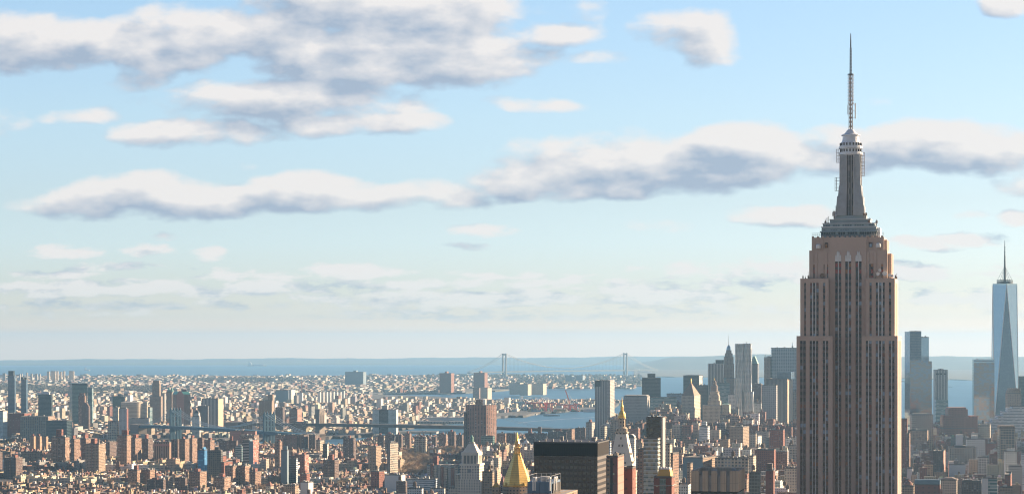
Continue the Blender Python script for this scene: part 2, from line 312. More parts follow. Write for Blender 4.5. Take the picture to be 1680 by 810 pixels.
M['wood'] = plain('woodland', (.105, .09, .062), .95, 0, .4, .02)
M['land'] = plain('urban_ground', (.09, .084, .08), .95, 0, .35, .01)
M['landfar'] = plain('far_ground', (.12, .115, .10), .95, 0, .4, .004)
M['hill'] = plain('hill_woods', (.075, .08, .06), .95, 0, .35, .0015)
M['pier'] = plain('concrete_pier', (.38, .36, .33), .9)
M['container'] = wallmat('container_stack', (.35, .2, .16), win=(.5, .5, .5), blind=(.1, .25, .45), blind2=(.6, .15, .1), bay=12., flr=2.6, ww=.96, wh=.9, pb=.4, grough=.8)
def watermat():
    m, bb, p = newmat('sea_water'); tcn = bb.n('ShaderNodeTexCoord'); v = bb.v('MULTIPLY', tcn.outputs['Object'], (1, .35, 1))
    n = bb.noise(v, .004, 7, .6)
    bb.put(p.inputs['Base Color'], bb.mix(bb.rng(n, .35, .7), (.03, .12, .20, 1), (.045, .15, .24, 1)))
    p.inputs['Roughness'].default_value = .38; p.inputs['IOR'].default_value = 1.33
    bp = bb.n('ShaderNodeBump'); bp.inputs['Strength'].default_value = .35; bp.inputs['Distance'].default_value = 1.5; bb.put(bp.inputs['Height'], bb.noise(tcn.outputs['Object'], .03, 6, .6)); bb.put(p.inputs['Normal'], bp.outputs[0])
    return m
M['water'] = watermat()
M['wake'] = plain('foam', (.62, .66, .68), .8, 0, .1)

M['bluepanel'] = plain('blue_panel', (.10, .17, .26), .5, .1, .12)
M['glassshade'] = wallmat('shaded_facet_glass', (.17, .26, .34), win=(.10, .18, .27), blind=(.13, .22, .31), bay=3., flr=4., ww=.92, wh=.88, rough=.25, grough=.06, pb=.3, spec=.9, metal=.25)  # tower glass darkened: the facing facet's shade put into its colour
# ------------------------------------------------------------------ air, water, land, hills
HAZE_D = 2.8e-5
mb = MB(); mb.box(-52000, 52000, -52000, 52000, -600, 500, bottom=True)
hm = bpy.data.materials.new('haze_air'); hm.use_nodes = True; t_ = hm.node_tree; t_.nodes.clear()
hb = NB(t_); pv = hb.n('ShaderNodeVolumePrincipled'); ho = hb.n('ShaderNodeOutputMaterial'); t_.links.new(pv.outputs[0], ho.inputs[1])
pv.inputs['Color'].default_value = (.35, .66, 1.0, 1); pv.inputs['Density'].default_value = HAZE_D; pv.inputs['Anisotropy'].default_value = 0.3
tag(mb.build('haze', hm), kind='stuff')

def sheet(name, rows, cols, fz, mat, kind='structure'):
    """rows: function of (t, px) giving distance; grid over px stations"""
    mb = MB(); ids = []
    for i in range(rows+1):
        r = []
        for px in cols:
            d = fz(i/rows, px); x = PX(px, d); r.append(mb.P((x, d, G(x, d))))
        ids.append(r)
    for i in range(rows):
        for j in range(len(cols)-1):
            mb.face((ids[i][j], ids[i][j+1], ids[i+1][j+1], ids[i+1][j]), ((0, 0), (1, 0), (1, 1), (0, 1)))
    return mb
cols = list(range(-2400, 4000, 100))
mb = sheet('water', 60, cols, lambda t, px: 1500*(50500/1500)**t, None)
tag(mb.build('water', M['water']), kind='structure')

def lerp_st(st, px):
    if px <= st[0][0]: return st[0][1:]
    for a, b_ in zip(st[:-1], st[1:]):
        if px <= b_[0]:
            k = (px-a[0])/(b_[0]-a[0]); return tuple(p+(q-p)*k for p, q in zip(a[1:], b_[1:]))
    return st[-1][1:]
def land(st, elev, mat, rows=16, step=12, hump=0.):
    """st: (px, near distance, far distance)"""
    mb = MB(); cs = []; p = st[0][0]
    while p < st[-1][0]: cs.append(p); p += step if -50 < p < 1730 else step*12
    cs.append(st[-1][0]); ids = []
    for i in range(-1, rows+2):
        r = []
        for px in cs:
            dn, df = lerp_st(st, px); t = min(max(i, 0), rows)/rows; d = dn*(df/dn)**t
            wob = 1+.004*math.sin(px*.13+i)+.003*math.sin(px*.37)
            d *= wob if i >= rows or i <= 0 else 1
            x = PX(px, d); z = G(x, d)+elev+hump*math.sin(math.pi*t)*(.6+.4*math.sin(px*.011)) if 0 <= i <= rows else G(x, d)-3
            r.append(mb.P((x, d, z)))
        ids.append(r)
    for i in range(len(ids)-1):
        for j in range(len(cs)-1): mb.face((ids[i][j], ids[i][j+1], ids[i+1][j+1], ids[i+1][j]), ((0, 0),)*4)
    return tag(mb.build('land', mat), kind='structure')
D = dist
EM, EB = 10., 8.
land([(-4200, 60, 5650), (0, 60, 5650), (300, 60, 5650), (450, 60, 5500), (560, 60, 5500), (630, 60, 6050), (760, 60, 6100), (850, 60, 6100), (960, 60, 6400), (1050, 60, 6850), (1300, 60, 7000), (1480, 60, 6800), (1700, 60, 6500), (6000, 60, 6500)], EM, M['land'], rows=24)
land([(-4200, 6000, D(619)), (0, 6000, D(618.5)), (300, 5950, D(617.5)), (500, 6050, D(617)), (600, 6250, D(648)), (640, 6700, D(650)), (700, 7050, D(652)), (760, 7500, D(655)), (815, D(686), D(659)), (860, D(684), D(658)), (880, D(680), D(658)), (925, D(676), D(657)), (978, D(673), D(656.5)), (1010, D(669), D(657)), (1016, D(663), D(659))], EB, M['land'], rows=22, step=6)
land([(560, D(649), D(616.5)), (640, D(647), D(616)), (750, D(646), D(616.5)), (830, D(641), D(616)), (880, D(637), D(617)), (960, D(636), D(617)), (1030, D(635), D(620)), (1056, D(633), D(624)), (1062, D(630), D(627))], EB, M['landfar'], rows=12, hump=6)
# Staten Island shore and hills to the right, far highlands along the horizon
land([(1040, D(619), 30000), (1100, D(618), 30000), (1200, D(619), 30000), (1400, D(620), 30000), (1478, D(621), 30000), (1560, D(623), 30000), (1680, D(624), 30000), (3500, D(622), 30000)], 6, M['landfar'], rows=8)
def ridge(d0, d1, top, px0, px1, seed):
    mb = MB(); rnd = random.Random(seed); ids = []; cs = list(range(px0, px1+1, 6)); ph = [rnd.uniform(0, 6) for _ in range(8)]
    for i in range(9):
        t = i/8; r = []
        for px in cs:
            d = d0+(d1-d0)*t; x = PX(px, d)
            y = lerp_st(top, px)[0]+.7*math.sin(px*.021+ph[0])+.45*math.sin(px*.057+ph[1])+.22*math.sin(px*.19+ph[2])+.12*math.sin(px*.61+ph[3])
            zt = Zy(y, d0+(d1-d0)*.6); zg = G(x, d)
            k = math.sin(math.pi*min(t/.6, 1)/2)**1.5 if t < .6 else 1-.3*(t-.6)
            k = k*(1+.12*math.sin(px*.09+i*1.7)*(1-k))
            r.append(mb.P((x, d, zg+max(zt-zg, 3)*k+(0 if i else -2))))
        ids.append(r)
    for i in range(8):
        for j in range(len(cs)-1): mb.face((ids[i][j], ids[i][j+1], ids[i+1][j+1], ids[i+1][j]), ((0, 0),)*4)
    tag(mb.build('hills', M['hill'], smooth=True), kind='structure')
ridge(38000, 50000, [(-400, 594), (0, 592), (250, 590), (560, 588.5), (860, 587), (1000, 585.5), (1160, 585)], -500, 1160, 3)
ridge(26000, 36000, [(1030, 602), (1060, 594), (1100, 586), (1160, 583.5), (1250, 581), (1330, 583), (1480, 585.5), (1570, 585), (1680, 585), (2200, 587)], 1030, 2300, 5)

M['darkdeck'] = plain('dark_deck', (.085, .075, .07), .8)
# ------------------------------------------------------------------ bridges
def suspension(name, label, ta, tb, zt, zd, hw, legw, mat, cmat, sag, side_a, side_b, arch=False, ncab=2, cr=.5, stone=False, deckh=5., anc=True):
    """ta, tb: (x, y) of the two towers; zt, zd: tower top and deck height over the water; side_a, side_b: side span lengths"""
    ax = Vector((tb[0]-ta[0], tb[1]-ta[1], 0)); Ls = ax.length; ang = math.atan2(ax.y, ax.x)
    g0 = G(*ta); root = empty(name, (ta[0], ta[1], g0)); root.rotation_euler.z = ang; tag(root, label, 'bridge')
    for tx in (0, Ls):
        m = MB()
        if stone:
            for a0, a1 in ((-hw, -hw*.62), (-hw*.19, hw*.19), (hw*.62, hw)): m.box(tx-legw/2, tx+legw/2, a0, a1, -1, zt-9)
            m.box(tx-legw/2-.6, tx+legw/2+.6, -hw-.5, hw+.5, zt-9, zt-3); m.box(tx-legw/2-1.2, tx+legw/2+1.2, -hw-1, hw+1, zt-3, zt)
            for s in (-1, 1):
                for k in range(5):
                    zz = zt-9-3.2*k; wdt = hw*.43*(k/5)**2*.5
                    for q0, q1 in ((hw*.19, hw*.19+hw*.215*(1-k/5)**1.6), (hw*.62-hw*.215*(1-k/5)**1.6, hw*.62)):
                        a, c = sorted((s*q0, s*q1)); m.box(tx-legw/2+.3, tx+legw/2-.3, a, c, zz-3.2, zz)
            m.box(tx-legw/2-.4, tx+legw/2+.4, -hw-.3, hw+.3, -1, zd-6)
        else:
            for s in (-1, 1):
                lw = legw
                m.tap(tx-lw/2, tx+lw/2, s*hw-lw*.55, s*hw+lw*.55, -1, zt, lw*.12, lw*.1)
                if ncab == 4: m.tap(tx-lw/2, tx+lw/2, s*hw*.38-lw*.5, s*hw*.38+lw*.5, -1, zt, lw*.12, lw*.1)
            m.box(tx-legw*.42, tx+legw*.42, -hw, hw, zt-legw*1.3, zt-legw*.3)
            m.box(tx-legw*.4, tx+legw*.4, -hw, hw, zd-8, zd-1)
            if ncab == 4:
                for za, zb in ((zd+12, zd+15), ((zt+zd)/2+5, (zt+zd)/2+8)): m.box(tx-legw*.38, tx+legw*.38, -hw, hw, za, zb)
                for s in (-1, 1):
                    for q0, q1, z0, z1 in ((hw*.38, hw, zd+15, (zt+zd)/2+5), (hw, hw*.38, zd+15, (zt+zd)/2+5), (hw*.38, hw, (zt+zd)/2+8, zt-8), (hw, hw*.38, (zt+zd)/2+8, zt-8)): m.tube((tx, s*q0, z0), (tx, s*q1, z1), .9, 4)
                for c_ in (-hw, -hw*.38, hw*.38, hw): m.lathe([(2.4, zt), (2.4, zt+2.5), (1.2, zt+4.5), (.2, zt+7.5)], 8, tx, c_)
        m.build('tower', mat, root)
    m = MB(); n = 40; x0, x1 = -side_a, Ls+side_b
    zz = lambda x: zd+3*(1-((x-Ls/2)/(Ls/2+max(side_a, side_b)))**2)-(0 if 0 <= x <= Ls else .00002*min(abs(x), abs(x-Ls))**2)
    for i in range(n):
        a = x0+(x1-x0)*i/n; c = x0+(x1-x0)*(i+1)/n
        i0 = len(m.v)
        for x in (a, c):
            for y, z in ((-hw-2, 0), (hw+2, 0), (hw+2, -deckh), (-hw-2, -deckh)): m.P((x, y, zz(x)+z))
        for k in range(4):
            j = (k+1) % 4; m.face((i0+k, i0+j, i0+4+j, i0+4+k), ((0, 0), (1, 0), (1, 1), (0, 1)))
    m.build('deck', mat if not stone else M['darkdeck'], root)
    if not stone:
        m = MB(); st = 12. if Ls < 800 else 40.
        for s in (-1, 1):
            x = x0; k = 0
            while x < x1: m.tube((x, s*(hw+2.2), zz(x)-deckh if k % 2 else zz(x)), (x+st, s*(hw+2.2), zz(x+st) if k % 2 else zz(x+st)-deckh), .5, 4); x += st; k += 1
        m.build('truss', mat, root)
    cs = (-hw, hw) if ncab == 2 else (-hw, -hw*.38, hw*.38, hw)
    for c_ in cs:
        m = MB(); pts = []
        for i in range(33):
            t = i/32; pts.append((Ls*t, c_, zt-1-(sag)*4*t*(1-t)))
        m.path([(-side_a, c_, zd+1)]+[(-side_a*(1-t), c_, (zd+1)*(1-t)+(zt-1)*t-side_a*.05*4*t*(1-t)) for t in (.25, .5, .75)]+pts+[(Ls+side_b*t, c_, (zt-1)*(1-t)+(zd+1)*t-side_b*.05*4*t*(1-t)) for t in (.25, .5, .75)]+[(Ls+side_b, c_, zd+1)], cr, 5)
        m.build('cable', cmat, root)
    m = MB()
    for c_ in (cs[0], cs[-1]):
        k = int(Ls/ (18 if Ls < 800 else 40))
        for i in range(1, k):
            t = i/k; m.tube((Ls*t, c_, zz(Ls*t)), (Ls*t, c_, zt-1-sag*4*t*(1-t)), cr*.32, 3)
    tag(m.build('hanger', cmat, root), kind='stuff')
    if anc:
        for xx in (x0, x1):
            m = MB(); m.box(xx-22, xx+22, -hw-5, hw+5, -1, zd-1); m.box(xx-24, xx+24, -hw-6, hw+6, zd-1, zd+2); m.build('anchorage', M['stone'], root)
    return root
def XY(px, d): return (PX(px, d), d)
suspension('suspension_bridge', 'blue steel suspension bridge with four cables and two lattice towers across the river', XY(441.5, 5594), XY(288, 5951), 86, 41, 13.5, 6.4, M['bridgeblue'], M['cable'], 38, 200, 190, ncab=4, cr=.55, deckh=7.5)
suspension('stone_bridge', 'old stone bridge with pointed arches in its square granite tower', XY(796, 5949), XY(525, 6178), 82, 40, 13.5, 13, M['stone'], M['cable'], 37, 280, 280, ncab=2, cr=.35, stone=True, deckh=8.)
suspension('bay_bridge', 'huge pale blue suspension bridge with two tall portals far across the bay', XY(827.5, 17378), XY(1026, 18292), 206, 66, 16, 12, M['bridgegrey'], M['bridgegrey'], 118, 370, 370, ncab=2, cr=1.6, deckh=9, anc=False)
# ------------------------------------------------------------------ the tall tower with the spire (right of centre)
def make_tower():
    d = 1310.; s = d/F; cxp = 1390.; th = GRID; X0 = PX(cxp, d); g0 = G(X0, d)+EM
    root = empty('skyscraper', (X0, d, g0), th, 'tall limestone skyscraper with stepped shoulders and a long broadcast spire', 'skyscraper')
    lx = lambda p: (p-cxp)*s*1.005
    lz = lambda y: Zy(y, d)-g0
    LM = M['lime']
    def facade(parts, x0, x1, y, z0, z1, strips, zs, tr, wallname, mull=True, mat='strip'):
        """wall core behind, strips of windows, piers proud between them"""
        m = MB(); m.tr = tr; m.box(x0, x1, y+.9, y+1.4, z0, z1)
        edges = [x0]
        for a, c in strips: edges += [a, c]
        edges.append(x1)
        for i in range(0, len(edges), 2):
            a, c = edges[i], edges[i+1]; wide = c-a > 1.35
            if wide: m.box(a, c, y, y+.9, z0, zs)
            elif c-a > .02:
                q = MB(); q.tr = tr; q.box(a+.1, c-.1, y+.25, y+.95, z0, zs+.8); q.tap(a+.1, c-.1, y+.2, y+.95, zs+.8, zs+1.8, (c-a)*.35, .2); q.build('mullion', M['steel'], root)
        m.box(x0, x1, y, y+.9, zs, z1)
        m.build(wallname, LM, root)
        for a, c in strips:
            q = MB(); q.tr = tr; q.box(a, c, y+.6, y+.95, z0, zs); q.build('window_strip', M[mat], root)
    I = Matrix.Identity(4)
    pz = lambda lst, o, k: [((o+a/k-cxp)*s*1.005, (o+c/k-cxp)*s*1.005) for a, c in lst]
    S = lambda l: pz(l, 1290, 3.524)
    depth = 44.
    ztop_l, ztop_u, zc, zp = lz(550.8), lz(456.5), lz(409.7), lz(388.4)
    # lower wings
    for (a, c, st) in ((1308.4, 1367, [(85, 99), (103, 118), (140, 153), (158, 171), (176, 189), (215, 228), (233, 246)]), (1414, 1471.6, [(460, 472), (478, 493), (516, 528), (535, 547), (554, 567), (590, 603), (610, 622)])):
        facade(root, lx(a), lx(c), -3.5, 0, ztop_l, S(st), lz(558.7), I, 'wing_wall')
    for (a, c, st) in ((1314, 1360, [(107, 117), (141, 152), (159, 170), (177, 190), (215, 227)]), (1420.5, 1466.8, [(480, 492), (516, 527), (535, 547), (555, 566), (590, 602)])):
        facade(root, lx(a), lx(c), -1.5, ztop_l-2, ztop_u, S(st), lz(463.6), I, 'shoulder_wall')
    m = MB()                                              # masses behind the facades
    m.box(lx(1308.6), lx(1366.8), -2.1, depth-1.4, 0, ztop_l-.3); m.box(lx(1414.2), lx(1471.4), -2.1, depth-1.4, 0, ztop_l-.3)
    m.box(lx(1314.2), lx(1359.8), -.1, depth-5, ztop_l-.3, ztop_u-.3); m.box(lx(1420.7), lx(1466.6), -.1, depth-5, ztop_l-.3, ztop_u-.3)
    m.box(lx(1359.8), lx(1420.7), 6.2, depth-6, 0, ztop_u-.5)
    m.build('shaft_wall', LM, root)
    # right (west) face with its own strips, seen at a grazing angle
    Rw = Matrix.Translation((lx(1471.6), 0, 0)) @ Matrix.Rotation(R(90), 4, 'Z')
    facade(root, -2.0, depth, 0, 0, ztop_l, [(6+4.4*k, 7.6+4.4*k) for k in range(8)], lz(558.7), Rw, 'side_wall')
    Rw = Matrix.Translation((lx(1466.8), 0, 0)) @ Matrix.Rotation(R(90), 4, 'Z')
    facade(root, 0.0, depth-5, 0, ztop_l-2, ztop_u, [(7+4.4*k, 8.6+4.4*k) for k in range(6)], lz(463.6), Rw, 'side_wall')
    # recessed centre bay
    st = S([(280, 295), (301, 315), (338, 352), (358, 372), (397, 411), (417, 431)])
    facade(root, lx(1360.2), lx(1420.3), 4.6, 0, zp-8, st, lz(428), I, 'centre_wall')
    for a, c in st:
        q = MB(); q.box(a+.02, c-.02, 5.12, 5.3, lz(452)+.05, lz(428)-.05); q.build('window_strip', M['stripred'], root)
    for k in (0, 2, 4):                                    # silver fan heads over each pair of strips
        a, c = st[k][0], st[k+1][1]; q = MB(); z0 = lz(428)
        q.box(a-.1, c+.1, 4.35, 4.9, z0, z0+1.6)
        for i, f_ in enumerate((.0, .25, .5, .75)):
            xx = a+(c-a)*f_; q.box(xx+.05, xx+(c-a)*.25-.05, 4.3, 4.9, z0+1.6, z0+(3.2 if i in (0, 3) else 5.0)); q.tap(xx+.05, xx+(c-a)*.25-.05, 4.3, 4.9, z0+(3.2 if i in (0, 3) else 5.0), z0+(3.9 if i in (0, 3) else 6.2), (c-a)*.1, .1)
        q.build('fan_ornament', M['steel'], root)
    # upper block in two tiers
    m = MB(); m.box(lx(1327), lx(1360.2), 5.4, depth-8, ztop_u-.4, zc, 0, 0); m.box(lx(1420.3), lx(1454), 5.4, depth-8, ztop_u-.4, zc)
    m.box(lx(1360.2), lx(1420.3), 6.1, depth-8, ztop_u-.4, zc)
    m.box(lx(1331), lx(1448.4), 6.1, depth-9, zc, zp); m.box(lx(1360.2), lx(1420.3), 5.0, 6.1, zp-8, zp+.01)
    for p in (1331, 1345, 1355.5, 1363, 1375, 1383, 1399, 1408, 1418, 1432, 1443): m.box(lx(p), lx(p+5), 5.75, 6.1, zc+.3, zp-.8)
    for p in (1329, 1336, 1352, 1358, 1420.5, 1432, 1447): m.box(lx(p), lx(p+4.2), 5.0, 5.4, ztop_u, zc-1)
    for p in range(1328, 1448, 8): m.box(lx(p+3.2), lx(p+7), 5.5, 6.6, zp, zp+.8)
    for i in range(5): m.box(lx(1454), lx(1454)+2.2, 9+5.2*i, 12+5.2*i, ztop_u-.4, zc-2); m.box(lx(1448.4), lx(1448.4)+1.6, 9+5.2*i, 12+5.2*i, zc, zp-1.5)
    m.build('crown_wall', LM, root)
    for a, c, zz in ((155, 170, 304.6), (214, 228, 304.8), (230, 243, 304.8), (469, 482, 304.8), (484, 497, 304.8), (543, 555, 304.6)):
        aa, bb_ = S([(a, c)])[0]; q = MB(); q.box(aa, bb_, 5.2, 5.6, ztop_u+.5, zz-g0); q.build('window_strip', M['stripred'], root)
    for p, rd in ((1355, 1), (1374.3, 1), (1390.7, 0), (1407.3, 0), (1427, 0)):
        f_ = MB(); f_.box(lx(p-2.4), lx(p+2.4), 5.4, 5.9, lz(405.3), lz(397)); fo = f_.build('window', M['dark'], root)
        q = MB(); q.box(lx(p-1.8), lx(p+1.8), 5.3, 5.45, lz(404.7), lz(397.8)); q.build('pane', M['stripred'] if rd else M['strip'], fo)
    # observatory storey and stepped cladding tiers
    def tier(a, c, y0, y1, ya, yb, mat, nm):
        q = MB(); q.box(lx(a), lx(c), ya, yb, lz(y0), lz(y1)); return q.build(nm, mat, root)
    tier(1345, 1436, 387.5, 379, 10, 33, M['glassband'], 'observatory')
    tier(1343.5, 1437.5, 379, 377.5, 9, 34, M['green'], 'canopy')
    tier(1346, 1435, 377.5, 371, 11, 32, M['green'], 'tier'); tier(1345, 1436, 371, 369.8, 10.4, 32.6, M['steel'], 'cornice')
    tier(1348, 1432, 369.8, 365, 12, 31, M['green'], 'tier'); tier(1347, 1433, 365, 364, 11.4, 31.6, M['steel'], 'cornice')
    tier(1359, 1425, 364, 358, 14, 30, M['green'], 'tier'); tier(1358, 1426, 358, 357, 13.4, 30.6, M['steel'], 'cornice')
    tier(1365, 1418, 357, 351, 15, 29, M['green'], 'tier')
    [tier(a_, 2781-a_, y_, y_-1.6, f_-.08, 43-f_+.08, M['glassband'], 'window_band') for a_, y_, f_ in ((1345.8, 375.6, 11), (1347.8, 368.6, 12), (1358.8, 362.4, 14))]
    tier(1436, 1441, 387.5, 372, 14, 30, M['alu'], 'annex')
    mx, my = lx(1391.6), 22.
    q = MB(); q.lathe([(5.7, lz(351)), (5.7, lz(249))], 16, mx, my); q.build('mast_core', M['alu'], root, smooth=False)
    prof = [(351, 8.3), (335, 8.3), (334.9, 7.9), (319, 7.5), (318.9, 7.0), (301, 6.5), (300.9, 6.1), (280, 5.95), (249, 5.75)]
    for k in range(4):                                    # stepped corner wings
        q = MB(); q.tr = Matrix.Translation((mx, my, 0)) @ Matrix.Rotation(R(90)*k, 4, 'Z')
        for (y0, w0), (y1, w1) in zip(prof[:-1], prof[1:]):
            if y0-y1 < .5: continue
            for sx in (-1, 1):
                xa, xb = sorted((sx*2.2, sx*w0)); xa2, xb2 = sorted((sx*2.2, sx*w1))
                q.prism([(xa, -w0), (xb, -w0), (xb, -2.2), (xa, -2.2)], lz(y0), lz(y1), 0, 0, [(xa2, -w1), (xb2, -w1), (xb2, -2.2), (xa2, -2.2)])
        q.build('mast_wing', M['alu'], root)
        q = MB(); q.tr = Matrix.Translation((mx, my, 0)) @ Matrix.Rotation(R(90)*k, 4, 'Z')
        q.box(-2.1, 2.1, -6.2, -2., lz(352), lz(249)); q.build('mast_window', M['darkslot'], root)
        for xx in (-1.95, -.65, .65, 1.95):
            q2 = MB(); q2.tr = q.tr; q2.box(xx-.13, xx+.13, -6.5, -6.2, lz(351), lz(249)); q2.build('mullion', M['steel'], root)
    q = MB(); zz = lz(249)
    q.lathe([(5.9, zz-1), (7.0, zz), (7.0, zz+1.2), (6.0, zz+1.3), (6.0, zz+3.4), (7.1, zz+3.6), (7.1, zz+4.8), (6.1, zz+5.0), (6.1, zz+7), (5.3, zz+7.6)], 20, mx, my); q.build('balcony', M['alu'], root)
    q = MB(); q.lathe([(5.4, zz+7.5), (4.9, zz+8.8), (4.7, zz+11), (5.6, zz+11.3), (5.6, zz+11.7), (3.6, zz+12.6), (2.4, zz+14.2), (1.6, zz+15)], 20, mx, my); q.build('dome', M['alu'], root, smooth=False)
    q = MB(); zb = zz+1.3
    for i in range(20):
        a = 2*math.pi*i/20; q.box(mx+6.03*math.cos(a)-.35, mx+6.03*math.cos(a)+.35, my+6.03*math.sin(a)-.35, my+6.03*math.sin(a)+.35, zb+.3, zb+1.8); q.box(mx+6.15*math.cos(a)-.35, mx+6.15*math.cos(a)+.35, my+6.15*math.sin(a)-.35, my+6.15*math.sin(a)+.35, zb+4, zb+5.6)
    q.build('balcony_window', M['dark'], root)
    # broadcast spire
    def lattice(nm, y0, y1, w0, w1, stp, r, mat):
        q = MB(); z0, z1 = lz(y0), lz(y1); n = max(2, int((z1-z0)/stp)); c4 = ((-1, -1), (1, -1), (1, 1), (-1, 1))
        W = lambda t: w0+(w1-w0)*t
        for i in range(n):
            t0, t1 = i/n, (i+1)/n
            for k in range(4):
                a, b_ = c4[k], c4[(k+1) % 4]; p = lambda c, t: (mx+c[0]*W(t), my+c[1]*W(t), z0+(z1-z0)*t)
                q.tube(p(a, t0), p(a, t1), r, 4); q.tube(p(a, t0), p(b_, t0), r*.8, 4); q.tube(p(a, t0), p(b_, t1) if i % 2 else p(b_, t1), r*.7, 4)
        q.tube((mx, my, z0), (mx, my, z1), w0*.38, 6, w1*.38)
        return q.build(nm, mat, root)
    lattice('lattice_spire', 216, 115, 1.05, .85, 2.4, .2, M['rust'])
    q = MB(); q.lathe([(.9, lz(116)), (1.9, lz(115.6)), (1.9, lz(114.4)), (.8, lz(114))], 10, mx, my); q.build('spire_platform', M['dark'], root)
    lattice('lattice_spire', 114, 71, .55, .42, 1.8, .15, M['dark'])
    q = MB(); q.tube((mx, my, lz(71)), (mx, my, lz(58)), .4, 6, .36); q.tube((mx, my, lz(58)), (mx, my, lz(47)), .34, 6, .2); q.build('needle', M['dark'], root)
    q = MB()
    for y_ in range(118, 166, 5):
        for sx in (-1, 1): q.box(mx+sx*1.5-.25, mx+sx*1.5+.25, my-.3, my+.3, lz(y_+1.6), lz(y_-1.2))
        q.tube((mx-1.7, my, lz(y_)), (mx+1.7, my, lz(y_)), .12, 4)
    q.build('antenna_bay', M['steel'], root)
    q = MB(); q.box(mx+2.4, mx+3.0, my-.35, my+.35, lz(189), lz(163)); [q.tube((mx, my, lz(y_)), (mx+2.7, my, lz(y_)), .14, 4) for y_ in (165, 176, 187)]; q.build('panel_antenna', M['white'], root)
    q = MB(); q.box(mx-1.9, mx-1.4, my-.3, my+.3, lz(182), lz(166)); q.build('panel_antenna', M['steel'], root)
    rnd = random.Random(4)
    for sx, y_a, y_b in ((-1, 262, 240), (1, 268, 246), (-1, 309, 287), (1, 285, 262)):   # side antenna frames
        q = MB(); xx = mx+sx*(8.2 if y_a > 300 else 7.3); q.tube((xx, my-2, lz(y_a)), (xx, my-2, lz(y_b)), .22, 4); q.tube((xx+sx*.9, my-2, lz(y_a)), (xx+sx*.9, my-2, lz(y_b)), .16, 4)
        for t in range(5): yy = y_a+(y_b-y_a)*t/4; q.tube((xx-sx*2.2, my-2, lz(yy)), (xx+sx*1, my-2, lz(yy)), .13, 4)
        q.build('antenna_frame', M['rust'], root)
    for i in range(20):                                    # whip aerials and small masts on the ledges
        p, y_ = rnd.choice([(rnd.uniform(1346, 1364), 365), (rnd.uniform(1419, 1437), 365), (rnd.uniform(1362, 1369), 352), (rnd.uniform(1414, 1421), 352), (rnd.uniform(1450, 1454), 388)])
        q = MB(); q.tube((lx(p), 12+rnd.random()*3, lz(y_+4)), (lx(p), 12+rnd.random()*3, lz(y_-rnd.uniform(5, 13))), .15, 4); q.box(lx(p)-.5, lx(p)+.5, 12.6, 13.4, lz(y_), lz(y_-rnd.uniform(1, 5))); q.build('aerial', M['rust'] if i % 3 else M['steel'], root)
    def dish(p, y_, yy, r, mat):
        q = MB(); c = Vector((lx(p), yy, lz(y_))); q.tr = Matrix.Translation(c) @ Matrix.Rotation(R(90), 4, 'X')
        q.lathe([(.05, 0), (r*.6, .18*r), (r, .5*r), (r*.96, .55*r), (r*.5, .3*r), (.05, .2*r)], 14); q.tr = None
        q.tube(c+Vector((0, .3, 0)), c+Vector((0, 1.2, -r*1.3)), .15, 5); q.build('dish', mat, root)
    for p, y_, yy, r, m_ in ((1349, 451.5, 3.4, 1.5, M['rust']), (1439, 449, 3.6, 1.1, M['white']), (1442, 443, 3.8, .9, M['white']), (1450, 448.5, 3.6, 1.4, M['white']), (1458, 451, 3.6, 1., M['white']), (1366, 347, 14, 1.1, M['steel']), (1462, 452.5, 3, .8, M['steel'])): dish(p, y_, yy, r, m_)
    for p, y_ in ((1342, 403), (1439.5, 402)):
        q = MB(); q.lathe([(1.3, lz(y_)-1.4), (1.5, lz(y_)-.6), (1.5, lz(y_)+.6), (.9, lz(y_)+1.3)], 12, lx(p), 4.6); q.build('radome', M['white'], root)
    for p in (1317, 1321, 1325.5, 1326.5, 1467, 1469, 1456, 1446, 1435): q = MB(); q.tube((lx(p), 4.5, ztop_u-.4), (lx(p), 4.5, ztop_u+rnd.uniform(1.6, 4.5)), .13, 4); q.box(lx(p)-.35, lx(p)+.35, 4.2, 4.8, ztop_u-.3, ztop_u+rnd.uniform(.7, 2)); q.build('aerial', M['rust'], root)
    q = MB()                                               # deck railing
    for i in range(40): x = lx(1331.5)+(lx(1448)-lx(1331.5))*i/39; q.tube((x, 6.6, zp), (x, 6.6, zp+2.6), .07, 3)
    q.tube((lx(1331.5), 6.6, zp+2.6), (lx(1448), 6.6, zp+2.6), .1, 3); q.tube((lx(1331.5), 6.6, zp+1.6), (lx(1448), 6.6, zp+1.6), .07, 3); q.build('railing', M['dark'], root)
    return root
make_tower()
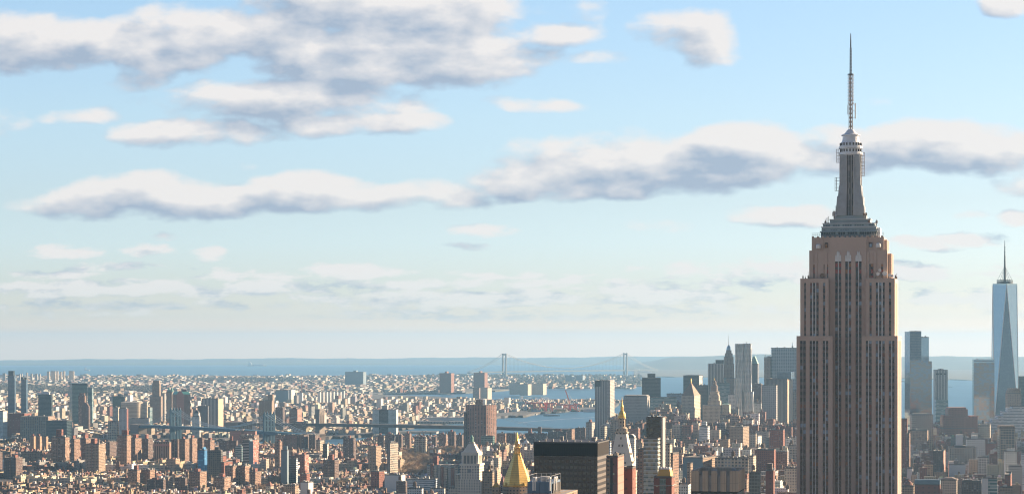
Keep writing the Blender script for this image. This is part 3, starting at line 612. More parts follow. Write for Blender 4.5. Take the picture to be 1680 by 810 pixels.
# ------------------------------------------------------------------ landmark buildings
LAND = []     # (px0, px1, ytop, distance, short name) for label references and to keep clear
FOOT = []     # (x, y, radius)
DT = R(3.0)   # downtown streets
BK = R(18.0)  # far borough streets
def bld(name, label, xl, xm, xr, yt, d, mat, th=GRID, cat='building', roof='roof', pent=None, tank=False, tiers=None, group=None, elev=None, face='R', depth=None, std=True, ref=None, sidemat=None):
    """box building from photo rows and its distance: xl..xm front and xm..xr right face (face R), or xl..xm left face and xm..xr front (face L)"""
    X = PX(xm, d); e = elev if elev is not None else (EM if d < 5900 or xm > 900 else EB); g0 = G(X, d)+e
    s_, c_ = math.sin(th), math.cos(th); ul, ur = (xl-CX)/F, ((xr if xr else xm)-CX)/F
    if face == 'R':
        W = (X-ul*d)/(c_+ul*s_); x0, x1 = -W, 0
        den = ur*c_-s_
        D_ = (X-ur*d)/den if xr and xr > xm and den < -.02 else None
    else:
        W = (ur*d-X)/(c_+ur*s_); x0, x1 = 0, W
        den = ul*c_-s_; D_ = (X-ul*d)/den if xl < xm and den > .02 else None
    if D_ is None: D_ = depth or min(max(W*.8, 12), 45)
    D_ = min(max(D_, 9), 95)
    if depth: D_ = depth
    h = Zy(yt, d)-g0
    root = empty(name, (X, d, g0), th, label, cat, group)
    LAND.append((min(xl, xm), max(xm, xr or xm), yt, d, ref)); cxl = (x0+x1)/2
    FOOT.append((X+cxl*c_+D_/2*s_, d-cxl*s_+D_/2*c_, max(W, D_)*.62+6))
    mt = M[mat] if isinstance(mat, str) else mat
    if std:
        if sidemat:
            m = MB(); m.prism([(x0, 0), (x1, 0), (x1, D_), (x0, D_)], 0, h, 0, None); m.mi[1] = m.mi[3] = 1; m.build('walls', [mt, M[sidemat]], root)
        else:
            m = MB(); m.box(x0, x1, 0, D_, 0, h, 0, None); m.build('walls', mt, root)
        m = MB(); m.box(x0, x1, 0, D_, h-.4, h, 0)
        t = min(.35+.006*W, .6)
        for a in ((x0-.1, x1+.1, -.1, t), (x0-.1, x1+.1, D_-t, D_+.1), (x0-.1, x0+t, t, D_-t), (x1-t, x1+.1, t, D_-t)): m.box(a[0], a[1], a[2], a[3], h, h+1.1)
        m.build('roof', M[roof], root)
    rnd = random.Random(int(xl*13+yt*7))
    if pent is not None:
        for (a, b_, hh) in (pent if isinstance(pent, list) else [pent]):
            m = MB(); m.box(x0+W*a, x0+W*b_, D_*.25, D_*.7, h, h+hh, 0, 0); m.build('penthouse', mt, root)
    if tank:
        q = MB(); cx = x0+W*(.3+.4*rnd.random()); r = min(2.6, W*.12+.6); z = h+ (pent[2] if isinstance(pent, tuple) and pent[0] < .5 < pent[1] else 0)*0
        for i in range(4): q.tube((cx+r*.7*math.cos(i*1.571+.78), D_*.12+r+r*.7*math.sin(i*1.571+.78), h), (cx+r*.7*math.cos(i*1.571+.78), D_*.12+r+r*.7*math.sin(i*1.571+.78), h+3), .2, 4)
        q.lathe([(r, h+3), (r, h+3+2.2*r), (r*1.08, h+3+2.2*r), (.05, h+3+3.*r)], 10, cx, D_*.12+r); q.build('water_tank', M['tank'], root)
    if W > 14 and std and d < 7500:                        # roof plant
        q = MB()
        for i in range(rnd.randint(2, 5)):
            cx = x0+W*rnd.uniform(.12, .85); cyy = D_*rnd.uniform(.08, .8); a, b_, c = rnd.uniform(1.2, 4), rnd.uniform(1.5, 5), rnd.uniform(1.2, 4)
            q.box(cx, min(cx+a, x1-1), cyy, min(cyy+b_, D_-1), h, h+c)
        q.build('roof_plant', M['roofl'] if rnd.random() < .5 else M['greystrip'], root)
    return root, x0, x1, D_, h, mt
def tierbox(b, fx0, fx1, fy0, fy1, z0, z1, name='upper_walls', mat=None, ix=0, iy=0):
    root, x0, x1, D_, h, mt = b; W = x1-x0; m = MB(); m.tap(x0+W*fx0, x0+W*fx1, D_*fy0, D_*fy1, z0, z1, ix, iy); return m.build(name, M[mat] if mat else mt, root)
def hof(b, y):      # local height for a photo row
    return Zy(y, b[0].location.y)-b[0].location.z

# --- far bottom centre, nearest things
b = bld('office_tower', 'wide black glass office slab with louvred top band and sunlit striped side', 876.5, 980, 987, 727.8, 1500, 'blackoffice', depth=44, ref='the black glass slab', sidemat='blackside')
root, x0, x1, D_, h, mt = b
m = MB(); m.box(x0-.25, x1+.25, -.25, D_+.25, h-8.2, h+.3, 0, None); m.build('louvre_band', M['blackmech'], root)
m = MB(); m.box(x0-.4, x1+.4, -.4, D_+.4, h+.3, h+1.1); m.build('coping', M['dark'], root)
for i in range(17):
    m = MB(); xx = x0+(x1-x0)*i/16; m.box(xx-.12, xx+.12, -.16, 0, 0, h-8.2); m.build('mullion', M['blackoffice'], root)
for i in range(11):
    m = MB(); xx = x0+2+(x1-x0-4)*((i*.61803) % 1); m.box(xx, xx+.9, 3+i, 4+i, h+.3, h+1.8+(i % 3)*.6); m.build('aerial' if i % 2 else 'roof_plant', M['roofl'], root)
# rooftop with pipes in front
b = bld('mechanical_penthouse', 'blue panelled rooftop plant with white bent pipes and railings beside the black slab', 865, 904.5, 921, 790, 900, 'bluegrey', depth=19, std=False, ref='the blue rooftop plant')
root, x0, x1, D_, h, mt = b; W = x1-x0
m = MB(); [m.box(x0+W*i/4+.06, x0+W*(i+1)/4-.06, 0, .5, h-14, h-.1) for i in range(4)]; m.box(x0, x1-.02, .5, D_, h-14, h); m.build('panel', M['bluepanel'], root)
m = MB(); m.box(x0-1, x1+6, -1.2, D_+6, h-40, h-4.6); m.build('walls', M['tanbrick'], root)
m = MB()
for i in range(6): m.box(x1, x1+.5, 1.5+i*2.7, 3.4+i*2.7, h-4.6, h-.8)
m.build('louvre', M['dark'], root)
m = MB(); [m.tube((x0+W*t, y_, h), (x0+W*t, y_, h+2.4), .07, 4) for t in (0, .2, .4, .6, .8, 1) for y_ in (.2, D_-.2)]; [m.tube((x0, y_, h+z_), (x1, y_, h+z_), .06, 4) for y_ in (.2, D_-.2) for z_ in (1.2, 2.4)]; [m.tube((x_, .2, h+2.4), (x_, D_-.2, h+2.4), .06, 4) for x_ in (x0, x1)]; m.build('railing', M['steel'], root)
for k, (xx, yy, sgn) in enumerate(((x0+W*.25, 1, 1), (x0+W*.33, 1.2, 1), (x1-.6, 1, -1), (x1+.6, 4, -1), (x1+.8, 7, -1))):
    m = MB(); pts = [(xx, yy-1.2, h-3.5)]+[(xx+sgn*(1-math.cos(a))*1.0*0+0, yy-1.2+1.3*(1-math.cos(a)), h+.4+1.3*math.sin(a)) for a in [i*math.pi/8 for i in range(9)]]+[(xx, yy+1.4, h)]
    m.path(pts, .32, 8); m.build('pipe', M['white'], root)
m = MB(); m.lathe([(2.2, h), (2.2, h+1.6), (1.9, h+1.9)], 14, x0+W*.62, 6); m.lathe([(1.5, h), (1.5, h+1.2)], 12, x0+W*.3, 9); m.build('cooling_fan', M['roofl'], root)
# gold pyramid tower
d = 1883.; X = PX(848.3, d); g0 = G(X, d)+EM; root = empty('gold_pyramid_tower', (X, d, g0), GRID, 'stone tower crowned by a tall eight sided gold pyramid with an open lantern', 'tower'); s = d/F
z = lambda y: Zy(y, d)-g0
FOOT.append((X, d, 32)); LAND.append((826, 870, 711, d, 'the gold pyramid'))
m = MB(); m.lathe([(12.2, 0), (12.2, z(797))], 8, 0, 0, 0, R(22.5)); m.build('shaft', M['tanbrick'], root)
m = MB(); m.box(-21, 21, -19, 19, 0, z(811)); m.build('walls', M['tanbrick'], root)
m = MB(); m.lathe([(12.0, z(797)), (12.3, z(795)), (11.9, z(794.6)), (10.4, z(782)), (2.9, z(744))], 8, 0, 0, 0, R(22.5)); m.build('pyramid', M['gold'], root)
for i in range(8):
    a = R(22.5)+i*math.pi/4; m = MB(); m.tube((12*math.cos(a), 12*math.sin(a), z(794.6)), (2.95*math.cos(a), 2.95*math.sin(a), z(744)), .18, 4); m.build('ridge', M['goldm'], root)
for i in range(8):
    a = i*math.pi/4; m = MB(); m.tap(11.2*math.cos(a)-.7, 11.2*math.cos(a)+.7, 11.2*math.sin(a)-.7, 11.2*math.sin(a)+.7, z(795), z(790), .3, .3); m.build('dormer', M['goldm'], root)
m = MB(); m.lathe([(3.4, z(744)), (3.4, z(742.5)), (2.5, z(742))], 8, 0, 0, 0, R(22.5)); m.lathe([(2.9, z(734)), (2.9, z(733)), (2.1, z(732.6))], 8); m.lathe([(2.4, z(727)), (2.2, z(726)), (1.2, z(720)), (.55, z(709))], 8); m.build('lantern', M['gold'], root)
for k in range(8):
    a = k*math.pi/4; m = MB(); m.tube((2.3*math.cos(a), 2.3*math.sin(a), z(742.3)), (2.3*math.cos(a), 2.3*math.sin(a), z(733.6)), .32, 5); m.tube((1.8*math.cos(a), 1.8*math.sin(a), z(732.8)), (1.8*math.cos(a), 1.8*math.sin(a), z(726.6)), .28, 5); m.build('lantern_post', M['goldm'], root)
for sx, yy, pp in ((-1, -14, 819.5),):
    m = MB(); xx = (pp-848.3)*s; m.box(xx-3.2, xx+3.2, yy-3, yy+3, 0, z(797)); m.build('corner_turret', M['tanbrick'], root); m = MB(); m.tap(xx-3, xx+3, yy-3, yy+3, z(797), z(788), 2.8, 2.8); m.build('turret_roof', M['goldm'], root)
# white clock tower with gold cupola (steep stone pyramid roof)
d = 2093.; X = PX(1016.6, d); g0 = G(X, d)+EM; root = empty('clock_tower', (X, d, g0), GRID, 'pale stone tower with steep dormered pyramid roof and small gold cupola', 'tower'); z = lambda y: Zy(y, d)-g0
FOOT.append((X, d, 26)); LAND.append((1000, 1038, 651, d, 'the gold cupola tower'))
w0, w1 = 11.6, 4.9; cyy = 13
m = MB(); m.box(-w0-.6, w0+.6, cyy-w0-.6, cyy+w0+.6, 0, z(776)); m.build('shaft', M['cream'], root)
m = MB(); m.tap(-w0-.9, w0+.9, cyy-w0-.9, cyy+w0+.9, z(776), z(773), -.3, -.3); m.build('cornice', M['lime'], root)
m = MB(); m.tap(-w0, w0, cyy-w0, cyy+w0, z(773), z(712), w0-w1, w0-w1); m.build('pyramid_roof', plain('pale_marble', (.80, .74, .66), .75, 0, .15), root)
for row, (yy_, n) in enumerate(((759, 4), (745, 3), (731, 2), (719, 1))):
    t = (773-yy_)/(773-712); hwid = w0-(w0-w1)*t
    for f in range(4):
        for i in range(n):
            q = MB(); q.tr = Matrix.Translation((0, cyy, 0)) @ Matrix.Rotation(R(90)*f, 4, 'Z'); xx = (i-(n-1)/2)*3.1
            q.box(xx-.65, xx+.65, -hwid-.35, -hwid+1.2, z(yy_)-1., z(yy_)+1.2); o_ = q.build('dormer', M['cream'], root)
            q2 = MB(); q2.tr = q.tr; q2.box(xx-.5, xx+.5, -hwid-.4, -hwid-.33, z(yy_)-.9, z(yy_)+1.0); q2.build('pane', M['dark'], o_)
m = MB(); m.tap(-w1-.2, w1+.2, cyy-w1-.2, cyy+w1+.2, z(712), z(710), -.8, -.8); m.box(-w1-1, w1+1, cyy-w1-1, cyy+w1+1, z(710), z(708.6)); m.box(-w1+.2, w1-.2, cyy-w1+.2, cyy+w1-.2, z(708.6), z(703)); m.build('gallery', M['cream'], root)
for i in range(8):
    for f in range(4):
        if i % 2: continue
        q = MB(); q.tr = Matrix.Translation((0, cyy, 0)) @ Matrix.Rotation(R(90)*f, 4, 'Z'); xx = -w1+.8+i*(2*w1-1.6)/7; q.box(xx-.3, xx+.3, -w1-.05, -w1+.5, z(708.6), z(703.5)); q.build('gallery_post', M['cream'], root)
m = MB(); m.lathe([(4.4, z(703)), (4.4, z(701)), (3.0, z(700)), (3.0, z(688)), (3.9, z(687.2)), (3.9, z(686))], 12, 0, cyy); m.build('drum', M['cream'], root)
for i in range(8):
    a = i*math.pi/4+.39; q = MB(); q.tube((3.5*math.cos(a), cyy+3.5*math.sin(a), z(701)), (3.5*math.cos(a), cyy+3.5*math.sin(a), z(687)), .3, 5); q.build('column', M['cream'], root)
m = MB(); m.lathe([(3.5, z(686)), (3.6, z(683)), (3.2, z(679)), (2.2, z(675.5)), (1.3, z(673.5)), (1.3, z(668)), (1.5, z(667.5)), (.8, z(664)), (.45, z(658)), (.15, z(651))], 14, 0, cyy); m.build('cupola', M['gold'], root, smooth=False)
# brick pair in front of it
b = bld('apartment_tower', 'rose brick apartment tower with dark recess and roof tank below the gold cupola', 995, 1013.5, 1021.6, 749.5, 1450, 'brickpurple', sidemat='brickpeach', depth=24, tank=False, ref='the rose brick tower')  # right side's lighter brick colour stands in for sunlight
root, x0, x1, D_, h, mt = b
m = MB(); m.box(x0-.3, x0+2.4, -.3, D_*.9, 0, h-.9); m.build('dark_wing', M['tanbrick'], root); m = MB(); m.box(x0+2.4, x0+4.2, -.15, 0, 0, h-.5); m.build('recess', M['dark'], root)  # dark strip on the wall stands in for the recess's shade
m = MB(); m.lathe([(1.5, h), (1.5, h+2.4), (1.7, h+2.5), (.1, h+3.4)], 12, x0+5.3, 6); m.build('water_tank', M['cream'], root)
b = bld('apartment_tower', 'deep red brick apartment tower with few lit windows, lower than its rose neighbour', 1021.8, 1037.6, 1038.6, 768, 1480, 'brickdeep', depth=14, ref='the deep red brick tower')
# glass pair
b = bld('glass_tower', 'slim black bronze glass tower with pale edge behind the banded glass tower', 1060.5, 1087, 1090, 686, 2090, 'glassblk', depth=16, ref='the black bronze tower')
m = MB(); m.box(b[2]-1.4, b[2]+.2, -.2, b[3]+.1, 0, b[4]+.5); m.build('edge_fin', M['greystrip'], b[0])
m = MB(); m.box(b[1]+.2, b[2]-1.6, .5, b[3]-.5, b[4], b[4]+2); m.build('parapet', M['glassblk'], b[0])
b = bld('glass_tower', 'clear glass tower with white floor bands in front of the black bronze tower', 1056, 1079, None, 720, 2040, 'glassfloor', depth=15, ref='the banded glass tower')
for k in range(26):
    zz = b[4]-k*3.7; m = MB(); m.box(b[1]-.35, b[2]+.35, -.35, b[3], zz-.32, zz); m.build('floor_slab', M['white'], b[0])
# gold mansard
b = bld('mansard_tower', 'red brick tower with gold mansard roof and green glass centre bay', 1072.6, 1102, 1104, 783, 1600, 'brickdeep', depth=14, std=True, ref='the gold mansard')
root, x0, x1, D_, h, mt = b
m = MB(); m.tap(x0+2.2, x1-.6, .4, D_-.4, h, h+5.8, 1.1, 1.1); m.build('mansard', M['goldm'], root)
m = MB(); m.box(x0+3.2, x1-1.6, 1.4, D_-1.4, h+5.8, h+6.6); [m.box(x0+3.5+i*2, x0+4.8+i*2, 2, 4, h+6.6, h+7.5) for i in range(4)]; m.build('roof_plant', M['white'], root)
m = MB(); m.box((x0+x1)/2-2.2, (x0+x1)/2+2.2, -.25, 0, 0, h-.6); m.build('glass_bay', M['glassgreen'], root)
m = MB(); m.box(x0-.6, x1+.6, -.6, D_+.3, h-5.8, h-5.2); m.build('cornice', M['greystrip'], root)
# ribbed concrete tower at the bottom
b = bld('office_tower', 'tan concrete tower with flared crenellated top and deep vertical slots', 1133.6, 1210.7, 1223, 772, 1250, 'tancon', depth=36, std=False, ref='the crenellated tan tower')
root, x0, x1, D_, h, mt = b; W = x1-x0; hb_ = hof(b, 806)
fr = [(0, .172), (.245, .365), (.435, .557), (.63, .75), (.822, 1.)]
for a, c in fr: m = MB(); m.box(x0+W*a, x0+W*c, 0, 1.5, hb_, h); m.build('wall_panel', M['tancon'], root)
for (a, c), (a2, c2) in zip(fr[:-1], fr[1:]): m = MB(); m.box(x0+W*c+.02, x0+W*a2-.02, .9, 2.2, 0, h-2.6); m.build('slot_panel', M['greystrip'], root)
for k in range(5):
    m = MB(); y0 = 1.52+(D_-3)*k/5; m.box(x1-1.5, x1, y0+(.9 if k else 0), y0+(D_-3)/5, hb_, h-(0 if k % 1 == 0 else 0)); m.build('wall_panel', M['tancon'], root)
m = MB(); m.box(x0, x0+1.5, 1.52, D_-1.5, hb_, h); m.box(x0, x1, D_-1.5, D_, hb_, h); m.build('wall_panel', M['tancon'], root)
m = MB(); m.box(x0+1.8, x1-1.8, 2.3, D_-1.8, 0, h-5); m.build('roof', M['roofl'], root)
m = MB(); m.box(x0+.5, x1-.5, .6, D_-.6, 0, hb_, 0, None); m.build('window_storey', M['winstrip'], root)
for i in range(4): m = MB(); xx = x0+W*(.2+.2*i); m.box(xx, xx+2.5, 6+i*3, 9+i*3, h-5, h-1.5+(i % 2)*2.); m.build('roof_plant', M['roofl' if i % 2 else 'white'], root)
# white temple topped tower (left of gold pyramid)
d = 2936.; X = PX(770.3, d); g0 = G(X, d)+EM; root = empty('temple_tower', (X, d, g0), GRID, 'pale stone clock tower with columned temple top and green bronze lantern', 'tower'); z = lambda y: Zy(y, d)-g0; s = d/F
FOOT.append((X, d, 40)); LAND.append((750, 790, 713, d, 'the temple topped tower'))
W = 12.2; M['templestone'] = plain('grey_limestone', (.80, .69, .58), .8); M['templewall'] = wallmat('grey_limestone_wall', (.78, .67, .56), bay=3.4, flr=3.6, ww=.42, wh=.5)
for k, (y0, y1, hw) in enumerate(((830, 786, 15.), (786, 763, 13.2), (763, 760, 13.8))):
    m = MB(); m.box(-hw, hw, 0, 2*hw, z(y0), z(y1)); m.build('walls' if k < 2 else 'cornice', M['templewall'] if k < 2 else M['templestone'], root)
m = MB(); m.box(-8.4, 8.4, 4.8, 21.6, z(760), z(746)); m.build('inner_wall', M['greystrip'], root)
for f in range(4):
    for i in range(5):
        q = MB(); q.tr = Matrix.Translation((0, 13.2, 0)) @ Matrix.Rotation(R(90)*f, 4, 'Z'); xx = -9.4+i*4.7; q.tube((xx, -10, z(760)), (xx, -10, z(746.6)), .85 if 0 < i < 4 else 1.5, 6); q.build('column', M['templestone'], root)
m = MB(); m.box(-11.6, 11.6, 1.6, 24.8, z(746.6), z(741.5)); m.build('cornice', M['templestone'], root)
m = MB(); m.tap(-10, 10, 3.2, 23.2, z(741.5), z(728), 6.2, 6.2); m.build('temple_roof', M['templestone'], root)
m = MB(); m.tap(-3.6, 3.6, 9.6, 16.8, z(728), z(725), .3, .3); m.build('lantern_base', M['cream'], root)
m = MB(); m.lathe([(2.2, z(725)), (2.2, z(719)), (2.7, z(718.6)), (1.4, z(715.6)), (.3, z(713))], 8, 0, 13.2); m.build('lantern', M['copper'], root)
m = MB(); q2 = plain('clock_face', (.25, .25, .26), .6); m.tr = Matrix.Translation((0, -.02, z(772))) @ Matrix.Rotation(R(90), 4, 'X'); m.lathe([(2.6, 0), (2.6, .3)], 20); m.build('clock_face', q2, root)
for i, (a, c) in enumerate(((-20, -15.2), (15.2, 20))):
    m = MB(); m.box(a, c, 2, 28, 0, z(778+10*i)); m.build('wing', M['cream'], root)
# curved brown apartment tower
d = 5059.; X = PX(789, d); g0 = G(X, d)+EM; root = empty('apartment_tower', (X, d, g0), R(0), 'tall curved brown brick apartment tower with box on its roof', 'tower'); z = lambda y: Zy(y, d)-g0; s = d/F
FOOT.append((X, d, 60)); LAND.append((764, 815, 655, d, 'the curved brown tower'))
n = 12; front = []; 
for i in range(n+1):
    t = i/n; x = (-25+t*50.6)*s; y = 22*(t-.55)**2*4-4+ (26*max(0, t-.62)**1.2*2.2)
    front.append((x, y))
poly = front+[(front[-1][0]-2, front[-1][1]+20), (0, 34), (front[0][0]-1, 44)]
m = MB(); m.prism(poly, 0, z(664), 0, 1); m.build('walls', [wallmat('brown_ribbed_brick', (.27, .15, .115), bandc=(.17, .10, .08), bay=7.2, flr=2.9, ww=.5, wh=.4, vband=.2), M['roof']], root)
m = MB(); m.box((780-789)*s, (792-789)*s, 6, 20, z(664), z(655)); m.build('penthouse', M['brownbrick'], root)
m = MB(); m.box((760.5-789)*s, (764-789)*s, 14, 40, 0, z(676)); m.build('wing', M['darkbrick'], root)

# --- downtown skyline
def T(*a, **k): return bld(*a, **k)
b = T('office_tower', 'pale slab tower with broad vertical stripes rising over the river', 976, 1001, 1011.3, 624.5, 5664, 'stripev', th=R(9), ref='the pale striped slab')
tierbox(b, -.01, .40, -.01, .2, b[4]-14, b[4]+.6, 'recess_shade', 'dark'); tierbox(b, .80, 1.006, -.03, 1.01, 0, b[4]+1.5, 'core_wall', 'greygrid')  # dark panel on the front paints in the recess's shade
b = T('office_block', 'broad grey stone office block with even small windows beside the pale striped slab', 1023, 1062, 1066, 650, 5300, 'greygrid', th=R(8), ref='the broad grey block'); tierbox(b, .04, .96, .05, .9, b[4], b[4]+3, 'penthouse')
b = T('glass_tower', 'dark teal glass tower with stepped roof behind the broad grey block', 1053, 1084, 1085.5, 620, 6200, 'glassdark', th=DT, pent=(.3, .72, 13), ref='the stepped teal tower')
T('office_block', 'wide green glass office block with pale bands left of the courthouse pyramid', 1066, 1110, None, 652, 6000, 'glassteal', th=DT, ref='the green banded block'); T('office_block', 'low white office block beside the green banded block', 1094, 1123, None, 646, 6350, 'whiteband', th=DT)
b = T('office_tower', 'dark glass tower with pale side just left of the pyramid topped courthouse', 1121, 1147, 1153, 616, 6300, 'glassdark', th=R(16), sidemat='whiteband', ref='the dark glass tower')
T('office_block', 'low dark blue block between the courthouse and the domed tower', 1144, 1162, None, 632, 6100, 'glassdark', th=DT)
# courthouse
b = T('courthouse', 'cream stone courthouse tower with brown pyramid roof and gilded finial', 1118, 1139, 1149, 649, 5344, 'cream', th=R(16), std=False, ref='the pyramid topped courthouse')
root, x0, x1, D_, h, mt = b; W = x1-x0
m = MB(); m.box(x0, x1, 0, D_, 0, h); m.build('walls', mt, root); m = MB(); m.box(x0-.8, x1+.8, -.8, D_+.8, hof(b, 671), hof(b, 669.5)); m.box(x0-.6, x1+.6, -.6, D_+.6, h, h+1); m.build('cornice', M['cream'], root)
m = MB(); m.tap(x0+.5, x1-.5, .5, D_-.5, h+1, hof(b, 628), W/2-1.6, D_/2-1.6); m.build('pyramid_roof', plain('brown_tile_roof', (.30, .20, .14), .8), root)
m = MB(); m.lathe([(2, hof(b, 629)), (2, hof(b, 625)), (.3, hof(b, 620))], 8, (x0+x1)/2, D_/2); m.build('finial', M['goldm'], root)
m = MB(); m.box(x0-12, x1+10, -6, D_+20, 0, hof(b, 728)); m.build('base_block', M['cream'], root)
# domed municipal tower
b = T('civic_tower', 'cream civic building with wedding cake tower of columned drums and gilded statue', 1152.5, 1182.5, 1186, 665, 5495, 'cream', th=R(12), std=True, depth=30, roof='roofl', ref='the wedding cake tower')
root, x0, x1, D_, h, mt = b; W = x1-x0; s = 5495/F; c0 = x0+(1171-1152.5)*s
m = MB(); m.box(x1+1.2, x1+20, 6, 40, 0, hof(b, 663.5)); m.build('wing', mt, root)
for a, c in ((x0+22, x1-2), (x1+2, x1+19)): m = MB(); m.tap(a, c, 4, 24, h+(0 if a < x1 else 2)+1.1, h+5, 4, 5); m.build('copper_roof', M['copper'], root)
m = MB(); m.box(c0-15, c0+15, 2, 30, h, hof(b, 657)); m.build('tower_base', mt, root)
for (r, y0, y1) in ((13.5, 657, 651), (11.5, 651, 643)): m = MB(); m.lathe([(r, hof(b, y0)), (r, hof(b, y1)), (r+.9, hof(b, y1)), (r+.9, hof(b, y1-.8)), (r-1.5, hof(b, y1-1.4))], 16, c0, 16); m.build('drum', mt, root)
for k in range(4): a = k*math.pi/2+.785; m = MB(); m.lathe([(2.6, hof(b, 657)), (2.6, hof(b, 650)), (.3, hof(b, 645))], 8, c0+14*math.cos(a), 16+12*math.sin(a)); m.build('corner_turret', mt, root)
m = MB(); m.lathe([(8.5, hof(b, 643)), (8.5, hof(b, 634)), (9, hof(b, 633.5)), (6, hof(b, 631)), (5, hof(b, 631)), (4.6, hof(b, 626)), (2, hof(b, 624))], 14, c0, 16); m.build('lantern', M['deco2'], root)
m = MB(); m.lathe([(1., hof(b, 624)), (.9, hof(b, 621.6)), (.3, hof(b, 620))], 8, c0, 16); m.build('statue', M['goldm'], root)
T('office_block', 'blue glass block with stone top between the wedding cake tower and the rippled tower', 1176.5, 1197, 1199, 628, 5900, 'glassteal', th=DT, pent=(.55, .75, 14)); T('office_block', 'narrow whitish block left of the foot of the rippled tower', 1195, 1206, None, 647, 5640, 'whitewall', th=DT)
b = T('office_tower', 'white ribbed tower with dark roof box left of the slim spired skyscraper', 1162, 1186.5, None, 596.7, 6380, 'stripev', th=DT, roof='roofl', ref='the white ribbed tower'); tierbox(b, .5, 1.05, .2, .9, b[4], hof(b, 590), 'penthouse', 'glassdark')
# slim spired skyscraper
b = T('skyscraper', 'slim grey brown skyscraper with tapering crown and thin mast left of the rippled tower', 1187, 1205, None, 620, 6279, 'deco2', th=DT, depth=32, ref='the slim spired skyscraper'); root, x0, x1, D_, h, mt = b; W = x1-x0
for f, y0, y1 in ((.03, 620, 596), (.08, 596, 585), (.16, 585, 579), (.26, 579, 574)): tierbox(b, f, 1-f, f, 1-f, hof(b, y0), hof(b, y1))
m = MB(); m.lathe([(7, hof(b, 574)), (6, hof(b, 570)), (3, hof(b, 567)), (.9, hof(b, 565))], 8, (x0+x1)/2, D_/2); m.build('crown', M['glasspale'], root); m = MB(); m.tube(((x0+x1)/2, D_/2, hof(b, 565)), ((x0+x1)/2, D_/2, hof(b, 550)), .9, 5, .3); m.build('mast', M['steel'], root)
# rippled steel tower
d = 5775.; X = PX(1219.5, d); g0 = G(X, d)+EM; root = empty('skyscraper', (X, d, g0), R(8), 'tall rippled stainless steel apartment skyscraper made of two fluted halves', 'skyscraper'); z = lambda y: Zy(y, d)-g0; s = d/F
FOOT.append((X, d, 50)); LAND.append((1206, 1233, 563, d, 'the rippled steel tower'))
def rippled(xa, xb, ya, yb, y0, y1, amp, seed):
    m = MB(); rows = max(6, int((y0-y1)/2.2)); per = []; nx, ny = 22, 14
    for i in range(nx): per.append((xa+(xb-xa)*i/nx, ya, 0, -1))
    for i in range(ny): per.append((xb, ya+(yb-ya)*i/ny, 1, 0))
    for i in range(nx): per.append((xb-(xb-xa)*i/nx, yb, 0, 1))
    for i in range(ny): per.append((xa, yb-(yb-ya)*i/ny, -1, 0))
    rs = []
    for k in range(rows+1):
        zz = z(y0)+(z(y1)-z(y0))*k/rows; r = []
        for i, (x, y, nx_, ny_) in enumerate(per):
            f = math.sin(i*.85+seed+.9*math.sin(zz*.035+i*.3))*.6+math.sin(i*2.1+zz*.05+seed)*.4; r.append(m.P((x+nx_*f*amp, y+ny_*f*amp, zz)))
        rs.append(r)
    for k in range(rows):
        for i in range(len(per)):
            j = (i+1) % len(per); za, zb = m.v[rs[k][0]][2], m.v[rs[k+1][0]][2]; m.face((rs[k][i], rs[k][j], rs[k+1][j], rs[k+1][i]), ((i*1.4, za), (i*1.4+1.4, za), (i*1.4+1.4, zb), (i*1.4, zb)))
    m.face(tuple(rs[-1]), tuple((0, 0) for _ in rs[-1])); return m
q = lambda p: (p-1219.5)*s
rippled(q(1206.6), q(1217.6), 0, 26, 760, 563.5, 1.7, 0).build('west_half', M['rippled'], root); rippled(q(1219.2), q(1232.2), 5, 30, 760, 563, 1.7, 2.2).build('east_half', M['rippled'], root)
m = MB(); m.box(q(1217.4), q(1219.6), 7, 24, 0, z(564)); m.build('core_wall', M['glassdark'], root)
rippled(q(1205), q(1217), -2.5, 24, 760, 620, 1.4, 1).build('lower_half', M['rippled'], root); rippled(q(1221), q(1235.3), 3, 28, 760, 642, 1.4, 3).build('lower_half', M['rippled'], root)
m = MB(); m.tube((q(1224), 16, z(563)), (q(1224), 16, z(561)), .8, 5); m.box(q(1223), q(1226), 15, 17, z(561.6), z(561)); m.build('roof_crane', M['steel'], root)
b = T('office_tower', 'tower with green sloping roof peeping out right of the rippled tower', 1224, 1243, 1245.5, 597, 6300, 'stripeg', th=R(12), std=True, ref='the green sloped roof'); tierbox(b, .3, 1.0, .05, .95, b[4], hof(b, 584), 'sloped_roof', 'copper', ix=9, iy=8)
T('office_block', 'dark brown brick block at the right foot of the rippled tower', 1234, 1249, 1251, 630, 6000, 'darkbrick', th=R(13), pent=(.2, .8, 2)); T('office_block', 'small white block right of the rippled tower foot', 1237, 1249, 1250, 661, 5500, 'whitewall', th=R(13), tank=True)
b = T('office_tower', 'beige tower with scaffold frame on its top beside the wide blue grey tower', 1253.6, 1264, 1266.5, 586, 6250, 'deco2', th=R(13), ref='the scaffolded beige tower'); m = MB()
for x_ in (.1, .9): [m.tube((b[1]+(b[2]-b[1])*x_, y_, b[4]), (b[1]+(b[2]-b[1])*x_, y_, b[4]+8), .35, 4) for y_ in (3, 16)]
for z_ in (4, 8): m.tube((b[1]+2, 3, b[4]+z_), (b[2]-2, 3, b[4]+z_), .35, 4)
m.build('scaffold_frame', M['rust'], b[0])
b = T('office_tower', 'wide blue grey bank tower with even grid and roof mast left of the spired skyscraper', 1266, 1309, None, 570.7, 6250, 'chase', th=DT, depth=34, ref='the wide blue grey tower'); m = MB(); m.tube((b[2]-14, 14, b[4]), (b[2]-14, 14, hof(b, 561)), 1.2, 5, .4); m.box(b[2]-16, b[2]-12, 12, 16, b[4], b[4]+6); m.build('mast', M['steel'], b[0])
